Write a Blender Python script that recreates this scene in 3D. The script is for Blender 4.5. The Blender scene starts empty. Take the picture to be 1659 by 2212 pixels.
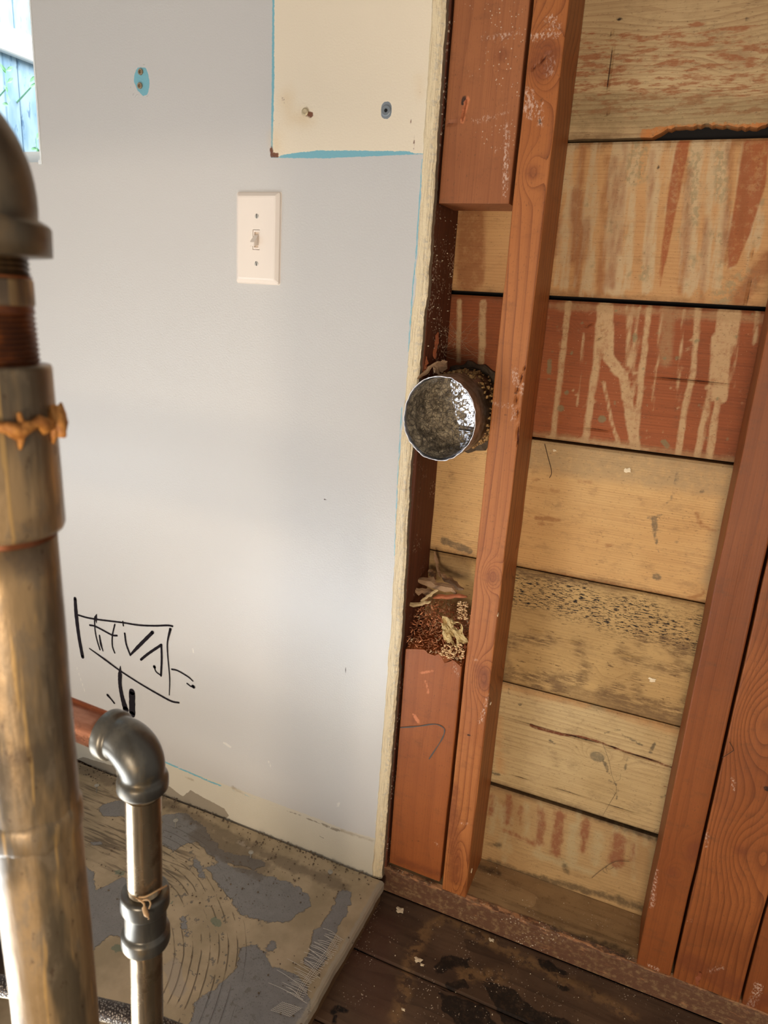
import bpy, math, random
import numpy as np
from mathutils import Vector, Matrix
random.seed(7); rs = np.random.RandomState(7)
S = bpy.context.scene
COL = S.collection

# ------------------------------------------------------------------ camera
D, EYE, FPX = 0.87, 0.887, 1525.5          # distance to the plasterboard, eye height, focal length in px of a 1659x2212 frame
YAW, PITCH, ROLL = -0.392439, 0.285191, 0.062887
CX, CY = 829.5, 1106.0
_f = np.array([math.sin(YAW)*math.cos(PITCH), math.cos(YAW)*math.cos(PITCH), -math.sin(PITCH)])
_r = np.array([math.cos(YAW), -math.sin(YAW), 0.0]); _u = np.cross(_r, _f)
R_ = math.cos(ROLL)*_r + math.sin(ROLL)*_u
U_ = -math.sin(ROLL)*_r + math.cos(ROLL)*_u
CAM = np.array([0, -D, EYE])
cam = bpy.data.objects.new('camera', bpy.data.cameras.new('camera')); COL.objects.link(cam)
mw = Matrix.Identity(4)
for i in range(3):
    mw[i][0] = R_[i]; mw[i][1] = U_[i]; mw[i][2] = -_f[i]; mw[i][3] = CAM[i]
cam.matrix_world = mw
cam.data.sensor_fit = 'HORIZONTAL'; cam.data.sensor_width = 36; cam.data.lens = FPX/1659*36
cam.data.clip_start = 0.02
cam.data.dof.use_dof = True; cam.data.dof.focus_distance = 0.98; cam.data.dof.aperture_fstop = 14
S.camera = cam

# ------------------------------------------------------------------ light
def lin(c, k=1.0): return tuple((((x/255)/12.92) if x/255 <= .04045 else ((x/255+.055)/1.055)**2.4)*k for x in c)
w = bpy.data.worlds.new('world'); S.world = w; w.use_nodes = True
w.node_tree.nodes['Background'].inputs[0].default_value = (1.0, 0.95, 0.90, 1)
w.node_tree.nodes['Background'].inputs[1].default_value = 0.37
def area(name, loc, tgt, sx, sy, power, col):
    l = bpy.data.lights.new(name, 'AREA'); l.shape = 'RECTANGLE'; l.size = sx; l.size_y = sy; l.energy = power; l.color = col
    o = bpy.data.objects.new(name, l); COL.objects.link(o); o.location = loc
    o.rotation_euler = (Vector(tgt)-Vector(loc)).to_track_quat('-Z', 'Y').to_euler()
    return o
area('daylight_doorway', (-2.7, -2.2, 0.10), (-0.5, 0.0, 0.2), 1.5, 0.6, 18, (0.90, 0.95, 1.0))
_l = bpy.data.lights.new('sun_patch_on_floor', 'SPOT'); _l.energy = 26000; _l.spot_size = math.radians(10.5); _l.spot_blend = .35; _l.shadow_soft_size = .03; _l.color = (.80, .90, 1.0)
_o = bpy.data.objects.new('sun_patch_on_floor', _l); COL.objects.link(_o); _o.location = (-2.4, -2.6, 2.3); _o.rotation_euler = (Vector((-.82, -.82, 0))-Vector((-2.4, -2.6, 2.3))).to_track_quat('-Z', 'Y').to_euler()
area('daylight_through_vent', (-0.283, 0.40, 0.735), (-0.283, 0.0, 0.735), 0.10, 0.10, 0.13, (0.92, 0.96, 1.0))
area('room_light', (0.10, -2.2, 0.36), (-0.25, 0, 0.70), 0.5, 0.5, 27, (1.0, 0.84, 0.66))
area('outdoor_daylight', (-1.35, 1.0, 2.3), (-2.3, 0.9, 1.3), 1.2, 1.2, 44, (0.90, 0.96, 1.0))
S.view_settings.view_transform = 'Standard'; S.view_settings.look = 'None'
S.view_settings.exposure = 0.0; S.view_settings.gamma = 1.0; S.view_settings.use_curve_mapping = False

# ------------------------------------------------------------------ where things stand (measured with the camera's own geometry)
def ray(x, y): return R_*(x-CX)/FPX - U_*(y-CY)/FPX + _f
def PW(x, y, Y): d = ray(x, y); return CAM + d*(D+Y)/d[1]            # on an upright plane parallel to the wall
def PF(x, y, z): d = ray(x, y); return CAM + d*(z-EYE)/d[2]          # on a level plane
def PD(x, y, t): return CAM + ray(x, y)*t                            # at a depth
def PX(x, y, X): d = ray(x, y); return CAM + d*X/d[0]
def wall2(pts, Y, crop=None): return np.array([PW(*cr(p, crop), Y)[[0, 2]] for p in pts])
def floor2(pts, z, crop=None): return np.array([PF(*cr(p, crop), z)[[0, 1]] for p in pts])
def cr(p, c): return p if c is None else (c[0]+p[0]/c[2], c[1]+p[1]/c[2])

# ------------------------------------------------------------------ signed distances (mm, inside positive)
def cap(P, pts, wm):
    out = np.full(len(P), -1.0)
    if len(pts) == 1: pts = [pts[0], pts[0]]
    for a, b in zip(pts[:-1], pts[1:]):
        a = np.asarray(a); b = np.asarray(b); d = b-a; L = max(d@d, 1e-12)
        t = np.clip(((P-a)@d)/L, 0, 1); q = a+t[:, None]*d
        out = np.maximum(out, wm/2-np.hypot(*(P-q).T))
    return out*1000
def poly(P, pts):
    pts = np.asarray(pts); ins = np.zeros(len(P), bool); dist = np.full(len(P), 9.0)
    for a, b in zip(pts, np.roll(pts, -1, 0)):
        d = b-a; t = np.clip(((P-a)@d)/max(d@d, 1e-12), 0, 1); dist = np.minimum(dist, np.hypot(*(P-(a+t[:, None]*d)).T))
        c = (a[1] > P[:, 1]) != (b[1] > P[:, 1])
        with np.errstate(divide='ignore', invalid='ignore'):
            xx = (b[0]-a[0])*(P[:, 1]-a[1])/(b[1]-a[1])+a[0]
        ins ^= c & (P[:, 0] < xx)
    return np.where(ins, dist, -dist)*1000
def union(P, feats):
    o = np.full(len(P), -60.0)
    for f in feats: o = np.maximum(o, f(P))
    return o
def CAPS(conv, K, lst, k=1.0):        # lst of (points, width in crop px)
    return [(lambda P, q=conv(p), wm=wd*K*k: cap(P, q, wm)) for p, wd in lst]
def POLY(conv, lst): return [(lambda P, q=conv(p): poly(P, q)) for p in lst]
MM = 0.00063                           # metres per photo px near the wall

# cheap value noise for geometry
_T = rs.rand(64, 64, 64)
def vn(x, y, z=0.0):
    x, y, z = np.broadcast_arrays(np.asarray(x, float), np.asarray(y, float), np.asarray(z, float))
    xi, yi, zi = (np.floor(v).astype(int) for v in (x, y, z)); fx, fy, fz = x-xi, y-yi, z-zi
    fx, fy, fz = (v*v*(3-2*v) for v in (fx, fy, fz)); o = 0
    for a in (0, 1):
        for b in (0, 1):
            for c in (0, 1):
                o = o + _T[(xi+a) % 64, (yi+b) % 64, (zi+c) % 64]*(fx if a else 1-fx)*(fy if b else 1-fy)*(fz if c else 1-fz)
    return o*2-1

# ------------------------------------------------------------------ meshes
class MB:
    def __init__(s): s.v = []; s.f = []; s.a = {}; s.n = 0
    def add(s, v, f, **at):
        v = np.asarray(v, float).reshape(-1, 3); s.f += [tuple(i+s.n for i in q) for q in f]
        for k in set(at) | set(s.a):
            if k not in s.a: s.a[k] = [np.full(s.n, -60.0)]
            s.a[k].append(np.asarray(at[k], float) if k in at else np.full(len(v), -60.0))
        s.v.append(v); s.n += len(v)
    def build(s, name, mat, parent=None, smooth=False, origin=None, label=None, cat=None, group=None, kind=None):
        v = np.concatenate(s.v)
        if origin is None: origin = ((v[:, 0].min()+v[:, 0].max())/2, (v[:, 1].min()+v[:, 1].max())/2, v[:, 2].min())
        origin = np.array(origin, float)
        me = bpy.data.meshes.new(name); me.from_pydata((v-origin).tolist(), [], s.f)
        for k, arr in s.a.items():
            at = me.attributes.new(k, 'FLOAT', 'POINT'); at.data.foreach_set('value', np.concatenate(arr).astype(np.float32))
        if mat: me.materials.append(mat)
        if smooth: me.polygons.foreach_set('use_smooth', [True]*len(me.polygons))
        me.update(); me.validate()
        o = bpy.data.objects.new(name, me); COL.objects.link(o)
        pw = np.array(parent['_o']) if parent is not None else np.zeros(3)
        o.location = origin-pw; o['_o'] = origin.tolist()
        if parent is not None: o.parent = parent
        tag(o, label, cat, group, kind); return o
def tag(o, label=None, cat=None, group=None, kind=None):
    for k, x in (('label', label), ('category', cat), ('group', group), ('kind', kind)):
        if x: o[k] = x
    return o
def empty(name, loc, label, cat, group=None):
    o = bpy.data.objects.new(name, None); COL.objects.link(o); o.location = loc; o['_o'] = [float(q) for q in loc]
    o.empty_display_size = .03
    return tag(o, label, cat, group)
def gridf(nu, nv, off=0, flip=False):
    i, j = np.meshgrid(np.arange(nu-1), np.arange(nv-1), indexing='ij'); a = off+i*nv+j
    q = np.stack([a, a+nv, a+nv+1, a+1], -1).reshape(-1, 4)
    return [tuple(t) for t in (q[:, ::-1] if flip else q).tolist()]
def ring(nu, nv):
    return [i*nv for i in range(nu)]+[(nu-1)*nv+j for j in range(1, nv)]+[i*nv+nv-1 for i in range(nu-2, -1, -1)]+[j for j in range(nv-2, 0, -1)]
def slab(mb, Us, Vs, pos, back, skip=None, **feats):
    """dense front grid pos(U,V)->xyz, closed with a rim and a back; feats are signed-distance fields over (U,V)"""
    U, V = np.meshgrid(Us, Vs, indexing='ij'); P = np.stack([U.ravel(), V.ravel()], 1)
    X = pos(U.ravel(), V.ravel()); at = {k: (fn(P) if callable(fn) else union(P, fn)) for k, fn in feats.items()}
    nu, nv = len(Us), len(Vs); f = gridf(nu, nv)
    if skip is not None:
        cu = (Us[:-1]+Us[1:])/2; cv = (Vs[:-1]+Vs[1:])/2; a, b = np.meshgrid(cu, cv, indexing='ij'); m = skip(a.ravel(), b.ravel())
        f = [q for q, s_ in zip(f, m) if not s_]
    r = ring(nu, nv); bk = X[r]+np.array(back); n0 = nu*nv; n = len(r)
    f += [(r[k], n0+k, n0+(k+1) % n, r[(k+1) % n]) for k in range(n)]
    if skip is None: f.append(tuple(n0+k for k in range(n)))
    mb.add(np.concatenate([X, bk]), f, **{k: np.concatenate([v, v[r]]) for k, v in at.items()})
def box(mb, a, b, bev=0.0):
    x0, y0, z0 = a; x1, y1, z1 = b
    if bev <= 0:
        mb.add([(x, y, z) for x in (x0, x1) for y in (y0, y1) for z in (z0, z1)], [(0, 1, 3, 2), (4, 6, 7, 5), (0, 4, 5, 1), (2, 3, 7, 6), (0, 2, 6, 4), (1, 5, 7, 3)]); return
    c = bev; pr = [(x0+c, y0), (x1-c, y0), (x1, y0+c), (x1, y1-c), (x1-c, y1), (x0+c, y1), (x0, y1-c), (x0, y0+c)]
    mx, my = (x0+x1)/2, (y0+y1)/2; sx = 1-2*c/(x1-x0); sy = 1-2*c/(y1-y0); v = []
    for z, k in ((z0, 0), (z0+c, 1), (z1-c, 1), (z1, 0)): v += [((px if k else mx+(px-mx)*sx), (py if k else my+(py-my)*sy), z) for px, py in pr]
    f = [tuple(range(7, -1, -1)), tuple(range(24, 32))]
    for l in range(3): f += [(l*8+i, l*8+(i+1) % 8, l*8+8+(i+1) % 8, l*8+8+i) for i in range(8)]
    mb.add(v, f)
def frame_of(d):
    d = np.asarray(d, float); d = d/np.linalg.norm(d); h = np.array([0, 0, 1.0]) if abs(d[2]) < .9 else np.array([1.0, 0, 0])
    a = np.cross(d, h); a /= np.linalg.norm(a); return d, a, np.cross(d, a)
def sweep(mb, path, radii, n=16, caps=True, rough=0.0, seed=0.0, el=(1, 1)):
    path = np.asarray(path, float); m = len(path)
    t = np.gradient(path, axis=0); t /= np.linalg.norm(t, axis=1)[:, None]+1e-12
    _, a, b = frame_of(t[0]); v = []
    for i in range(m):
        a = a-t[i]*(a@t[i]); a /= np.linalg.norm(a); b = np.cross(t[i], a)
        r = radii[i] if hasattr(radii, '__len__') else radii
        th = np.arange(n)*2*math.pi/n
        rr = r*np.ones(n)
        if rough: rr = rr+rough*vn(3*np.cos(th)+seed, 3*np.sin(th)+seed, np.full(n, i*.7))
        v.append(path[i]+np.cos(th)[:, None]*a*rr[:, None]*el[0]+np.sin(th)[:, None]*b*rr[:, None]*el[1])
    f = [(i*n+k, i*n+(k+1) % n, (i+1)*n+(k+1) % n, (i+1)*n+k) for i in range(m-1) for k in range(n)]
    if caps: f += [tuple(range(n-1, -1, -1)), tuple((m-1)*n+k for k in range(n))]
    mb.add(np.concatenate(v), f)
def lathe(mb, A, B, prof, n=48, rough=0, seed=0):      # prof: (distance from A towards B in m, radius)
    A = np.asarray(A, float); d = (np.asarray(B)-A); d = d/np.linalg.norm(d); _, a, b = frame_of(d)
    th = np.arange(n)*2*math.pi/n; v = []
    for i, (h, r) in enumerate(prof):
        rr = r+(rough*vn(4*np.cos(th)+seed, 4*np.sin(th)+seed, np.full(n, h*150)) if rough else 0*th)
        v.append(A+d*h+(np.cos(th)*rr)[:, None]*a+(np.sin(th)*rr)[:, None]*b)
    m = len(prof)
    f = [(i*n+(k+1) % n, i*n+k, (i+1)*n+k, (i+1)*n+(k+1) % n) for i in range(m-1) for k in range(n)]
    f += [tuple(range(n)), tuple((m-1)*n+k for k in range(n-1, -1, -1))]
    mb.add(np.concatenate(v), f)
def threads(h0, h1, r, pitch=.0022, depth=.0007, r1=None):
    out = []; h = h0; r1 = r if r1 is None else r1
    while h < h1:
        k = (h-h0)/(h1-h0); q = r+(r1-r)*k; out += [(h, q-depth), (h+pitch*.5, q)]; h += pitch
    return out
def ribbon(mb, pts3, wid, nrm, lift=.0002):   # flat ink stroke on a surface; pts3 world points, nrm the outward normal
    nrm = np.asarray(nrm, float); pts = [np.asarray(p)+nrm*lift for p in pts3]
    W = wid if hasattr(wid, '__len__') else [wid]*len(pts)
    v = []; f = []
    for i, p in enumerate(pts):
        t = pts[min(i+1, len(pts)-1)]-pts[max(i-1, 0)]; s = np.cross(t, nrm); s /= np.linalg.norm(s)+1e-12; v += [p-s*W[i]/2, p+s*W[i]/2]
    f += [(2*i, 2*i+1, 2*i+3, 2*i+2) for i in range(len(pts)-1)]
    mb.add(v, f)
    for i in (0, len(pts)-1):
        _, a, b = frame_of(nrm); mb.add([pts[i]+W[i]/2*(math.cos(k*math.pi/5)*a+math.sin(k*math.pi/5)*b) for k in range(10)], [tuple(range(10))])
def spl(pts, n=6):
    pts = [np.asarray(p, float) for p in pts]; q = [2*pts[0]-pts[1]]+pts+[2*pts[-1]-pts[-2]]; o = []
    for i in range(1, len(q)-2):
        for k in range(n):
            t = k/n; a, b, c, d = q[i-1:i+3]
            o.append(.5*((2*b)+(-a+c)*t+(2*a-5*b+4*c-d)*t*t+(-a+3*b-3*c+d)*t**3))
    return o+[pts[-1]]

# ------------------------------------------------------------------ materials
SOFT, PATCHY = 1.0, 0.0
class G:
    def __init__(s, name):
        s.m = bpy.data.materials.new(name); s.m.use_nodes = True; s.t = s.m.node_tree; s.b = s.t.nodes['Principled BSDF']
        s.pos = s.t.nodes.new('ShaderNodeNewGeometry').outputs['Position']
    def put(s, inp, x):
        if hasattr(x, 'is_output') or isinstance(x, bpy.types.NodeSocket): s.t.links.new(x, inp)
        elif x is not None:
            if inp.type == 'RGBA' and len(x) == 3: x = (*x, 1)
            inp.default_value = x
    def math(s, op, a, b=None, c=None, clamp=False):
        n = s.t.nodes.new('ShaderNodeMath'); n.operation = op; n.use_clamp = clamp
        for i, x in enumerate((a, b, c)):
            if x is not None: s.put(n.inputs[i], x)
        return n.outputs[0]
    def noise(s, scale=(1, 1, 1), k=1.0, detail=3, rough=.55, off=0.0, dist=0.0, out='Fac'):
        m = s.t.nodes.new('ShaderNodeMapping'); s.put(m.inputs[0], s.pos); m.inputs['Scale'].default_value = [q*k for q in scale]; m.inputs['Location'].default_value = (off, off*1.7, off*.6)
        n = s.t.nodes.new('ShaderNodeTexNoise'); s.put(n.inputs['Vector'], m.outputs[0]); n.inputs['Scale'].default_value = 1; n.inputs['Detail'].default_value = detail; n.inputs['Roughness'].default_value = rough; n.inputs['Distortion'].default_value = dist
        return n.outputs[out]
    def vor(s, scale, k=1.0, feature='F1', out='Distance', off=0):
        m = s.t.nodes.new('ShaderNodeMapping'); s.put(m.inputs[0], s.pos); m.inputs['Scale'].default_value = [q*k for q in scale]; m.inputs['Location'].default_value = (off, off, off)
        n = s.t.nodes.new('ShaderNodeTexVoronoi'); n.feature = feature; s.put(n.inputs['Vector'], m.outputs[0]); n.inputs['Scale'].default_value = 1
        return n.outputs[out]
    def xyz(s, src=None):
        n = s.t.nodes.new('ShaderNodeSeparateXYZ'); s.put(n.inputs[0], src or s.pos); return n.outputs
    def attr(s, name):
        n = s.t.nodes.new('ShaderNodeAttribute'); n.attribute_name = name; return n.outputs['Fac']
    def ramp(s, x, lo, hi, a=0.0, b=1.0):
        n = s.t.nodes.new('ShaderNodeMapRange'); n.interpolation_type = 'SMOOTHSTEP'; s.put(n.inputs[0], x); n.inputs[1].default_value = lo; n.inputs[2].default_value = hi; n.inputs[3].default_value = a; n.inputs[4].default_value = b
        return n.outputs[0]
    def mix(s, fac, a, b, mode='MIX'):
        n = s.t.nodes.new('ShaderNodeMix'); n.data_type = 'RGBA'; n.blend_type = mode; s.put(n.inputs[0], fac); s.put(n.inputs[6], a); s.put(n.inputs[7], b); return n.outputs[2]
    def bump(s, h, strength=.3, dist=.001, prev=None):
        n = s.t.nodes.new('ShaderNodeBump'); s.put(n.inputs['Height'], h); n.inputs['Strength'].default_value = strength; n.inputs['Distance'].default_value = dist
        if prev is not None: s.put(n.inputs['Normal'], prev)
        return n.outputs[0]
    def fin(s, col=None, rough=None, metal=None, nrm=None, spec=None):
        for k, x in (('Base Color', col), ('Roughness', rough), ('Metallic', metal), ('Normal', nrm), ('Specular IOR Level', spec)): 
            if x is not None: s.put(s.b.inputs[k], x)
        return s.m
    def layers(s, col, lays):
        for L in lays:
            at, c, soft, amp, sc = L[:5]; op = L[5] if len(L) > 5 else 1.0
            n = s.noise(sc, 1, 4, .6, off=hash(at) % 7 + len(lays))
            x = s.math('MULTIPLY_ADD', s.math('SUBTRACT', n, .5), amp*2.0, s.attr(at))
            f = s.ramp(x, -soft*.5*SOFT, soft*.5*SOFT, 0, op)
            if PATCHY: f = s.math('MULTIPLY', f, s.ramp(s.noise((1, 1, 1), 130, 4, .7, off=len(at)), .3, .55, 1-PATCHY, 1))
            if len(L) > 6: f = s.math('MULTIPLY', f, s.ramp(s.noise(L[6], 1, 4, .65, off=3.3), L[7]-.06, L[7]+.06))
            col = s.mix(f, col, c)
        return col
def plain(name, c, rough=.6, metal=0.0, var=.15, k=60, bump=0.0):
    g = G(name); n = g.noise((1, 1, 1), k); c = lin(c)
    col = g.mix(n, [q*(1-var) for q in c], [min(1, q*(1+var)) for q in c])
    return g.fin(col, rough, metal, g.bump(n, bump, .001) if bump else None)
def wood(name, c1, c2, grain, axis='x', gap=.006, con=.5, lays=(), rough=.6, specks=None, eg=True, warp=1.2, seed=0.0, flecks=.0, fib=.35, blot=5.0, sharp=3.0, bump=.35, dirt=(84, 56, 34)):
    g = G(name); p = g.xyz(); al = {'x': 0, 'z': 2}[axis]
    ac = p[2] if axis == 'x' else g.math('ADD', p[0], g.math('MULTIPLY', p[1], .55))
    sc = (2.2, 14, 14) if axis == 'x' else (14, 14, 1.6)
    wn = g.noise(sc, 1, 2, .5, off=seed)
    ph = g.math('ADD', g.math('MULTIPLY_ADD', ac, 1/gap, g.math('MULTIPLY', wn, warp*4)), g.math('MAXIMUM', g.attr('knot'), 0.0))
    fr = g.math('FRACT', ph); rg = g.math('POWER', fr, sharp)
    vary = g.noise((3, 3, 40) if axis == 'x' else (40, 40, 3), 1, 2, .5, off=seed+5)
    rg = g.math('MULTIPLY', rg, g.ramp(vary, .3, .65, .25 if axis == 'x' else .5, 1))
    fs = (8, 90, 700) if axis == 'x' else (600, 600, 7)
    fb = g.noise(fs, 1, 3, .6, off=seed+2)
    col = g.mix(g.ramp(g.noise((1, 1, 1), blot, 4, .6, off=seed+1), .32, .7), lin(c1), lin(c2))
    col = g.mix(g.math('MULTIPLY', rg, con), col, lin(grain))
    col = g.mix(g.ramp(fb, .45, .75, 0, fib), col, lin(grain))
    if specks:   # colour, scale, threshold, mask attribute
        for (sc_, thr, scol, mask, op) in specks:
            f = g.ramp(g.noise(sc_, 1, 3, .7, off=seed+9), thr, thr+.035, 0, op)
            f = g.math('MULTIPLY', f, g.ramp(g.noise((9, 9, 22), 1, 2, .5, off=seed+4), .28, .50))
            if mask: f = g.math('MULTIPLY', f, g.ramp(g.attr(mask), -14, 12))
            col = g.mix(f, col, lin(scol))
    gr_ = g.noise((1, 1, 2), 34, 8, .72, off=seed+6); col = g.mix(g.ramp(gr_, .5, .78, 0, .42), col, lin(dirt))
    global SOFT, PATCHY
    SOFT, PATCHY = 1.5, .45
    if eg and axis == 'x' and name.endswith('board'): col = g.layers(col, [('eg', lin(dirt), 10, 9, (50, 50, 80), .6)])
    col = g.layers(col, [(a, lin(c), *r) for a, c, *r in lays])
    SOFT, PATCHY = 1.0, 0.0
    col = g.mix(g.ramp(g.noise((2, 2, 5) if axis == 'x' else (5, 5, 2), 110, 5, .7, off=seed+11), .60, .66, 0, .5), col, lin(dirt))
    if flecks:
        f = g.ramp(g.vor((1, 1, 1), 230, off=seed), flecks, flecks-.05, 0, .85)
        f = g.math('MULTIPLY', f, g.ramp(g.noise((1, 1, 1), 14, 3, .7, off=seed+8), .5, .64))
        col = g.mix(f, col, lin((200, 180, 155)))
    h = g.math('ADD', g.math('MULTIPLY', rg, -.6), fb)
    return g.fin(col, rough+(.12 if axis == 'x' else .07), 0, g.bump(h, bump, .0008), .3)

# ================================================================== the boarded wall: sheathing
YB = .105
DUC = PW(948, 905, -.030); DUR = ((PW(1026, 893, -.030)[0]-PW(871, 893, -.030)[0])/2, (PW(948, 813, -.030)[2]-PW(948, 997, -.030)[2])/2)
def bz(px, py, Y=YB): return PW(px, py, Y)[2]
c8 = (900, 0, 2.186); c1b = (950, 600, 2.340); c2b = (1000, 1150, 2.517); c7 = (780, 1500, 1.887)
_rd = random.Random(5)
def drips(n, x0, x1, y0, y1, w0, w1, slant=-.05):      # thin vertical runs, as (points, width)
    o = []
    for _ in range(n):
        x = _rd.uniform(x0, x1); a = y0+_rd.random()**2*(y1-y0)*.5; b = a+_rd.uniform(.25, 1)*(y1-a); o.append(([(x, a), (x+slant*(b-a)*.5+_rd.uniform(-3, 3), (a+b)/2), (x+slant*(b-a), b)], _rd.uniform(w0, w1)))
    return o
def dots(n, x0, x1, y0, y1, w0, w1): return [([(_rd.uniform(x0, x1), _rd.uniform(y0, y1))]*2, _rd.uniform(w0, w1)) for _ in range(n)]
def wcv(crop): return lambda p: wall2(p, YB, crop)
def panel(name, z0, z1, mat, label, lo=None, hi=None, y=YB, x0=-.45, x1=.42, warp=0, **ft):
    Us = np.arange(x0, x1, .004); Vs = np.linspace(0, 1, int((z1-z0)/.003)+2)
    def zz(U, V):
        a = z0+(lo(U) if lo else 0*U); b = z1+(hi(U) if hi else 0*U)
        return a+(b-a)*V
    ft['eg'] = lambda P: 4-np.minimum(P[:, 1]-z0, z1-P[:, 1])*1000+3*vn(P[:, 0]*14, P[:, 1]*30)
    fz = {k: (lambda P, f=f: union(np.stack([P[:, 0], zz(P[:, 0], P[:, 1])], 1), f) if not callable(f) else f(np.stack([P[:, 0], zz(P[:, 0], P[:, 1])], 1))) for k, f in ft.items()}
    mb = MB()
    def pos(U, V):
        Z = zz(U, V); e = np.minimum(V, 1-V)*(z1-z0); r = np.clip(1-e/.003, 0, 1)**2*.002
        dep = 0*U
        if 'crack' in fz: dep = dep+.004*np.clip((fz['crack'](np.stack([U, V], 1))+.5)/1.5, 0, 1)
        return np.stack([U, y+r+warp*np.sin(U*4)+.0006*vn(U*12, Z*60)+dep, Z], 1)
    def hole(U, V): 
        Z = zz(U, V); return (U-DUC[0])**2/(DUR[0]*.985)**2+(Z-DUC[2])**2/(DUR[1]*.985)**2 < 1
    hit = z0 < DUC[2]+DUR[1] and z1 > DUC[2]-DUR[1]
    slab(mb, Us, Vs, pos, (0, .02, 0), skip=hole if hit else None, **fz)
    return mb.build(name, mat, label=label, cat='board', group='horizontal sheathing boards behind the studs')
def knots(lst, Y=YB, crop=None):      # (x, y, amplitude, radius in m along, across)
    q = [(wall2([(x, y)], Y, crop)[0], a, rx, rz) for x, y, a, rx, rz in lst]
    def f(P):
        o = 0
        for c, a, rx, rz in q: o = o+a*np.exp(-((P[:, 0]-c[0])/rx)**2-((P[:, 1]-c[1])/rz)**2)
        return o+0.0
    return f
DK = (96, 52, 28)
zB = [bz(1400, 302), bz(1190, 644), bz(1400, 979), bz(1320, 1265), bz(1285, 1524), bz(1246, 1754)]
CR = ('crack', (42, 20, 12), .7, .25, (300, 300, 300))
# top board, pale with scraped red patches, broken lower edge
m = wood('pale_scraped_board', (190, 162, 118), (172, 142, 100), (128, 88, 56), 'x', .0055, .55, seed=1, warp=2.0, blot=7, lays=[
    ('dark', (148, 90, 54), 3, 26, (14, 30, 85), .85, (34, 80, 170), .53), ('grime', (128, 108, 72), 8, 14, (40, 40, 60), .5), ('nail', (40, 26, 18), 1.5, 1, (200, 200, 200)),
    ('brk', (178, 112, 58), 1.5, 5, (160, 160, 160)), CR], specks=[((60, 60, 420), .66, (95, 65, 42), None, .6)])
bx = wall2([(1410, 290), (1440, 268)], YB)[:, 0]
def lo0(U):
    k = np.clip((U-bx[0])/(bx[1]-bx[0]), 0, 1)
    return .003+k*(.011+.004*vn(U*60, 3.1)+.002*vn(U*300, 1.1))+.0004*vn(U*90, 8.)
panel('sheathing_board', zB[0], zB[0]+.196, m, 'topmost pale sheathing board with scraped red-brown patches and splintered lower edge', lo=lo0,
    dark=CAPS(wcv(None), MM, [([(1350, 112), (1659, 95)], 60), ([(1260, 150), (1659, 180)], 110), ([(1280, 190), (1640, 178)], 70), ([(1240, 230), (1600, 225)], 40)]),
    grime=CAPS(wcv(None), MM, [([(1240, 240), (1659, 250)], 60)]),
    nail=CAPS(wcv(None), MM, [([(1334, 40), (1342, 42)], 5), ([(1608, 40), (1616, 43)], 4)]),
    brk=CAPS(wcv(None), MM, [([(1395, 290), (1450, 282), (1520, 278), (1600, 282), (1680, 276)], 19)]),
    crack=CAPS(wcv(None), MM, [([(1318, 60), (1322, 110), (1312, 180), (1310, 250)], 2)]),
    knot=knots([(1610, 150, 5, .05, .02), (1500, 60, 3, .08, .03)]))
def sl(a, b, off=0.0): return lambda U: off+0*U
m = wood('stained_board', (196, 150, 98), (180, 132, 82), (150, 98, 56), 'x', .0045, .3, seed=3, warp=1.0, lays=[
    ('lite', (190, 166, 128), 4, 9, (130, 130, 14), .7), ('lite2', (150, 132, 96), 4, 6, (160, 160, 60), .7, (220, 220, 160), .5), ('dark', (150, 82, 42), 2, 2.4, (90, 90, 20), .92), ('deep', (140, 82, 44), 6, 8, (60, 60, 20), .7),
    ('nail', (40, 26, 18), 1.2, .6, (200, 200, 200)), CR], specks=[((330, 330, 300), .68, (112, 92, 62), None, .7)])
st = [([(x, 310), (x-8, 360), (x-14, 480), (x-22, 620)], wd) for x, wd in ((1345, 34), (1290, 14), (1378, 12), (1420, 22), (1510, 22), (1545, 18), (1570, 14), (1330, 12), (1240, 16))]
panel('sheathing_board', zB[1]+.0035, zB[0]-.001, m, 'tan sheathing board below the splintered one, with two tapering dark red streaks',
    lite=CAPS(wcv(None), MM, st+drips(26, 1200, 1650, 306, 650, 3, 9)), lite2=CAPS(wcv(None), MM, dots(46, 1200, 1655, 310, 645, 5, 14)+[([(1380, 320), (1370, 380)], 34), ([(1500, 330), (1495, 480)], 22), ([(1560, 330), (1558, 420)], 26), ([(1620, 600), (1560, 640)], 40), ([(1395, 580), (1390, 600)], 18), ([(1318, 486), (1322, 490)], 22), ([(1535, 508), (1562, 510)], 16)]),
    dark=POLY(wcv(None), [[(1462, 303), (1490, 303), (1468, 420), (1440, 560), (1426, 620), (1424, 590), (1440, 440)], [(1608, 303), (1664, 301), (1655, 400), (1622, 500), (1590, 572), (1572, 582), (1572, 520), (1590, 420)]]),
    deep=CAPS(wcv(None), MM, drips(18, 1200, 1650, 306, 650, 4, 12)+[([(1248, 420), (1246, 560)], 26), ([(1020, 470), (1015, 600)], 60), ([(1659, 560), (1600, 640)], 30)]),
    nail=CAPS(wcv(None), MM, [([(1422, 361)], 7), ([(1390, 547)], 6)]),
    crack=CAPS(wcv(None), MM, [([(1628, 530), (1622, 620), (1612, 660)], 1.2)]), knot=knots([(1640, 620, 5, .05, .03), (1200, 630, 4, .05, .02)]))
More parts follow.
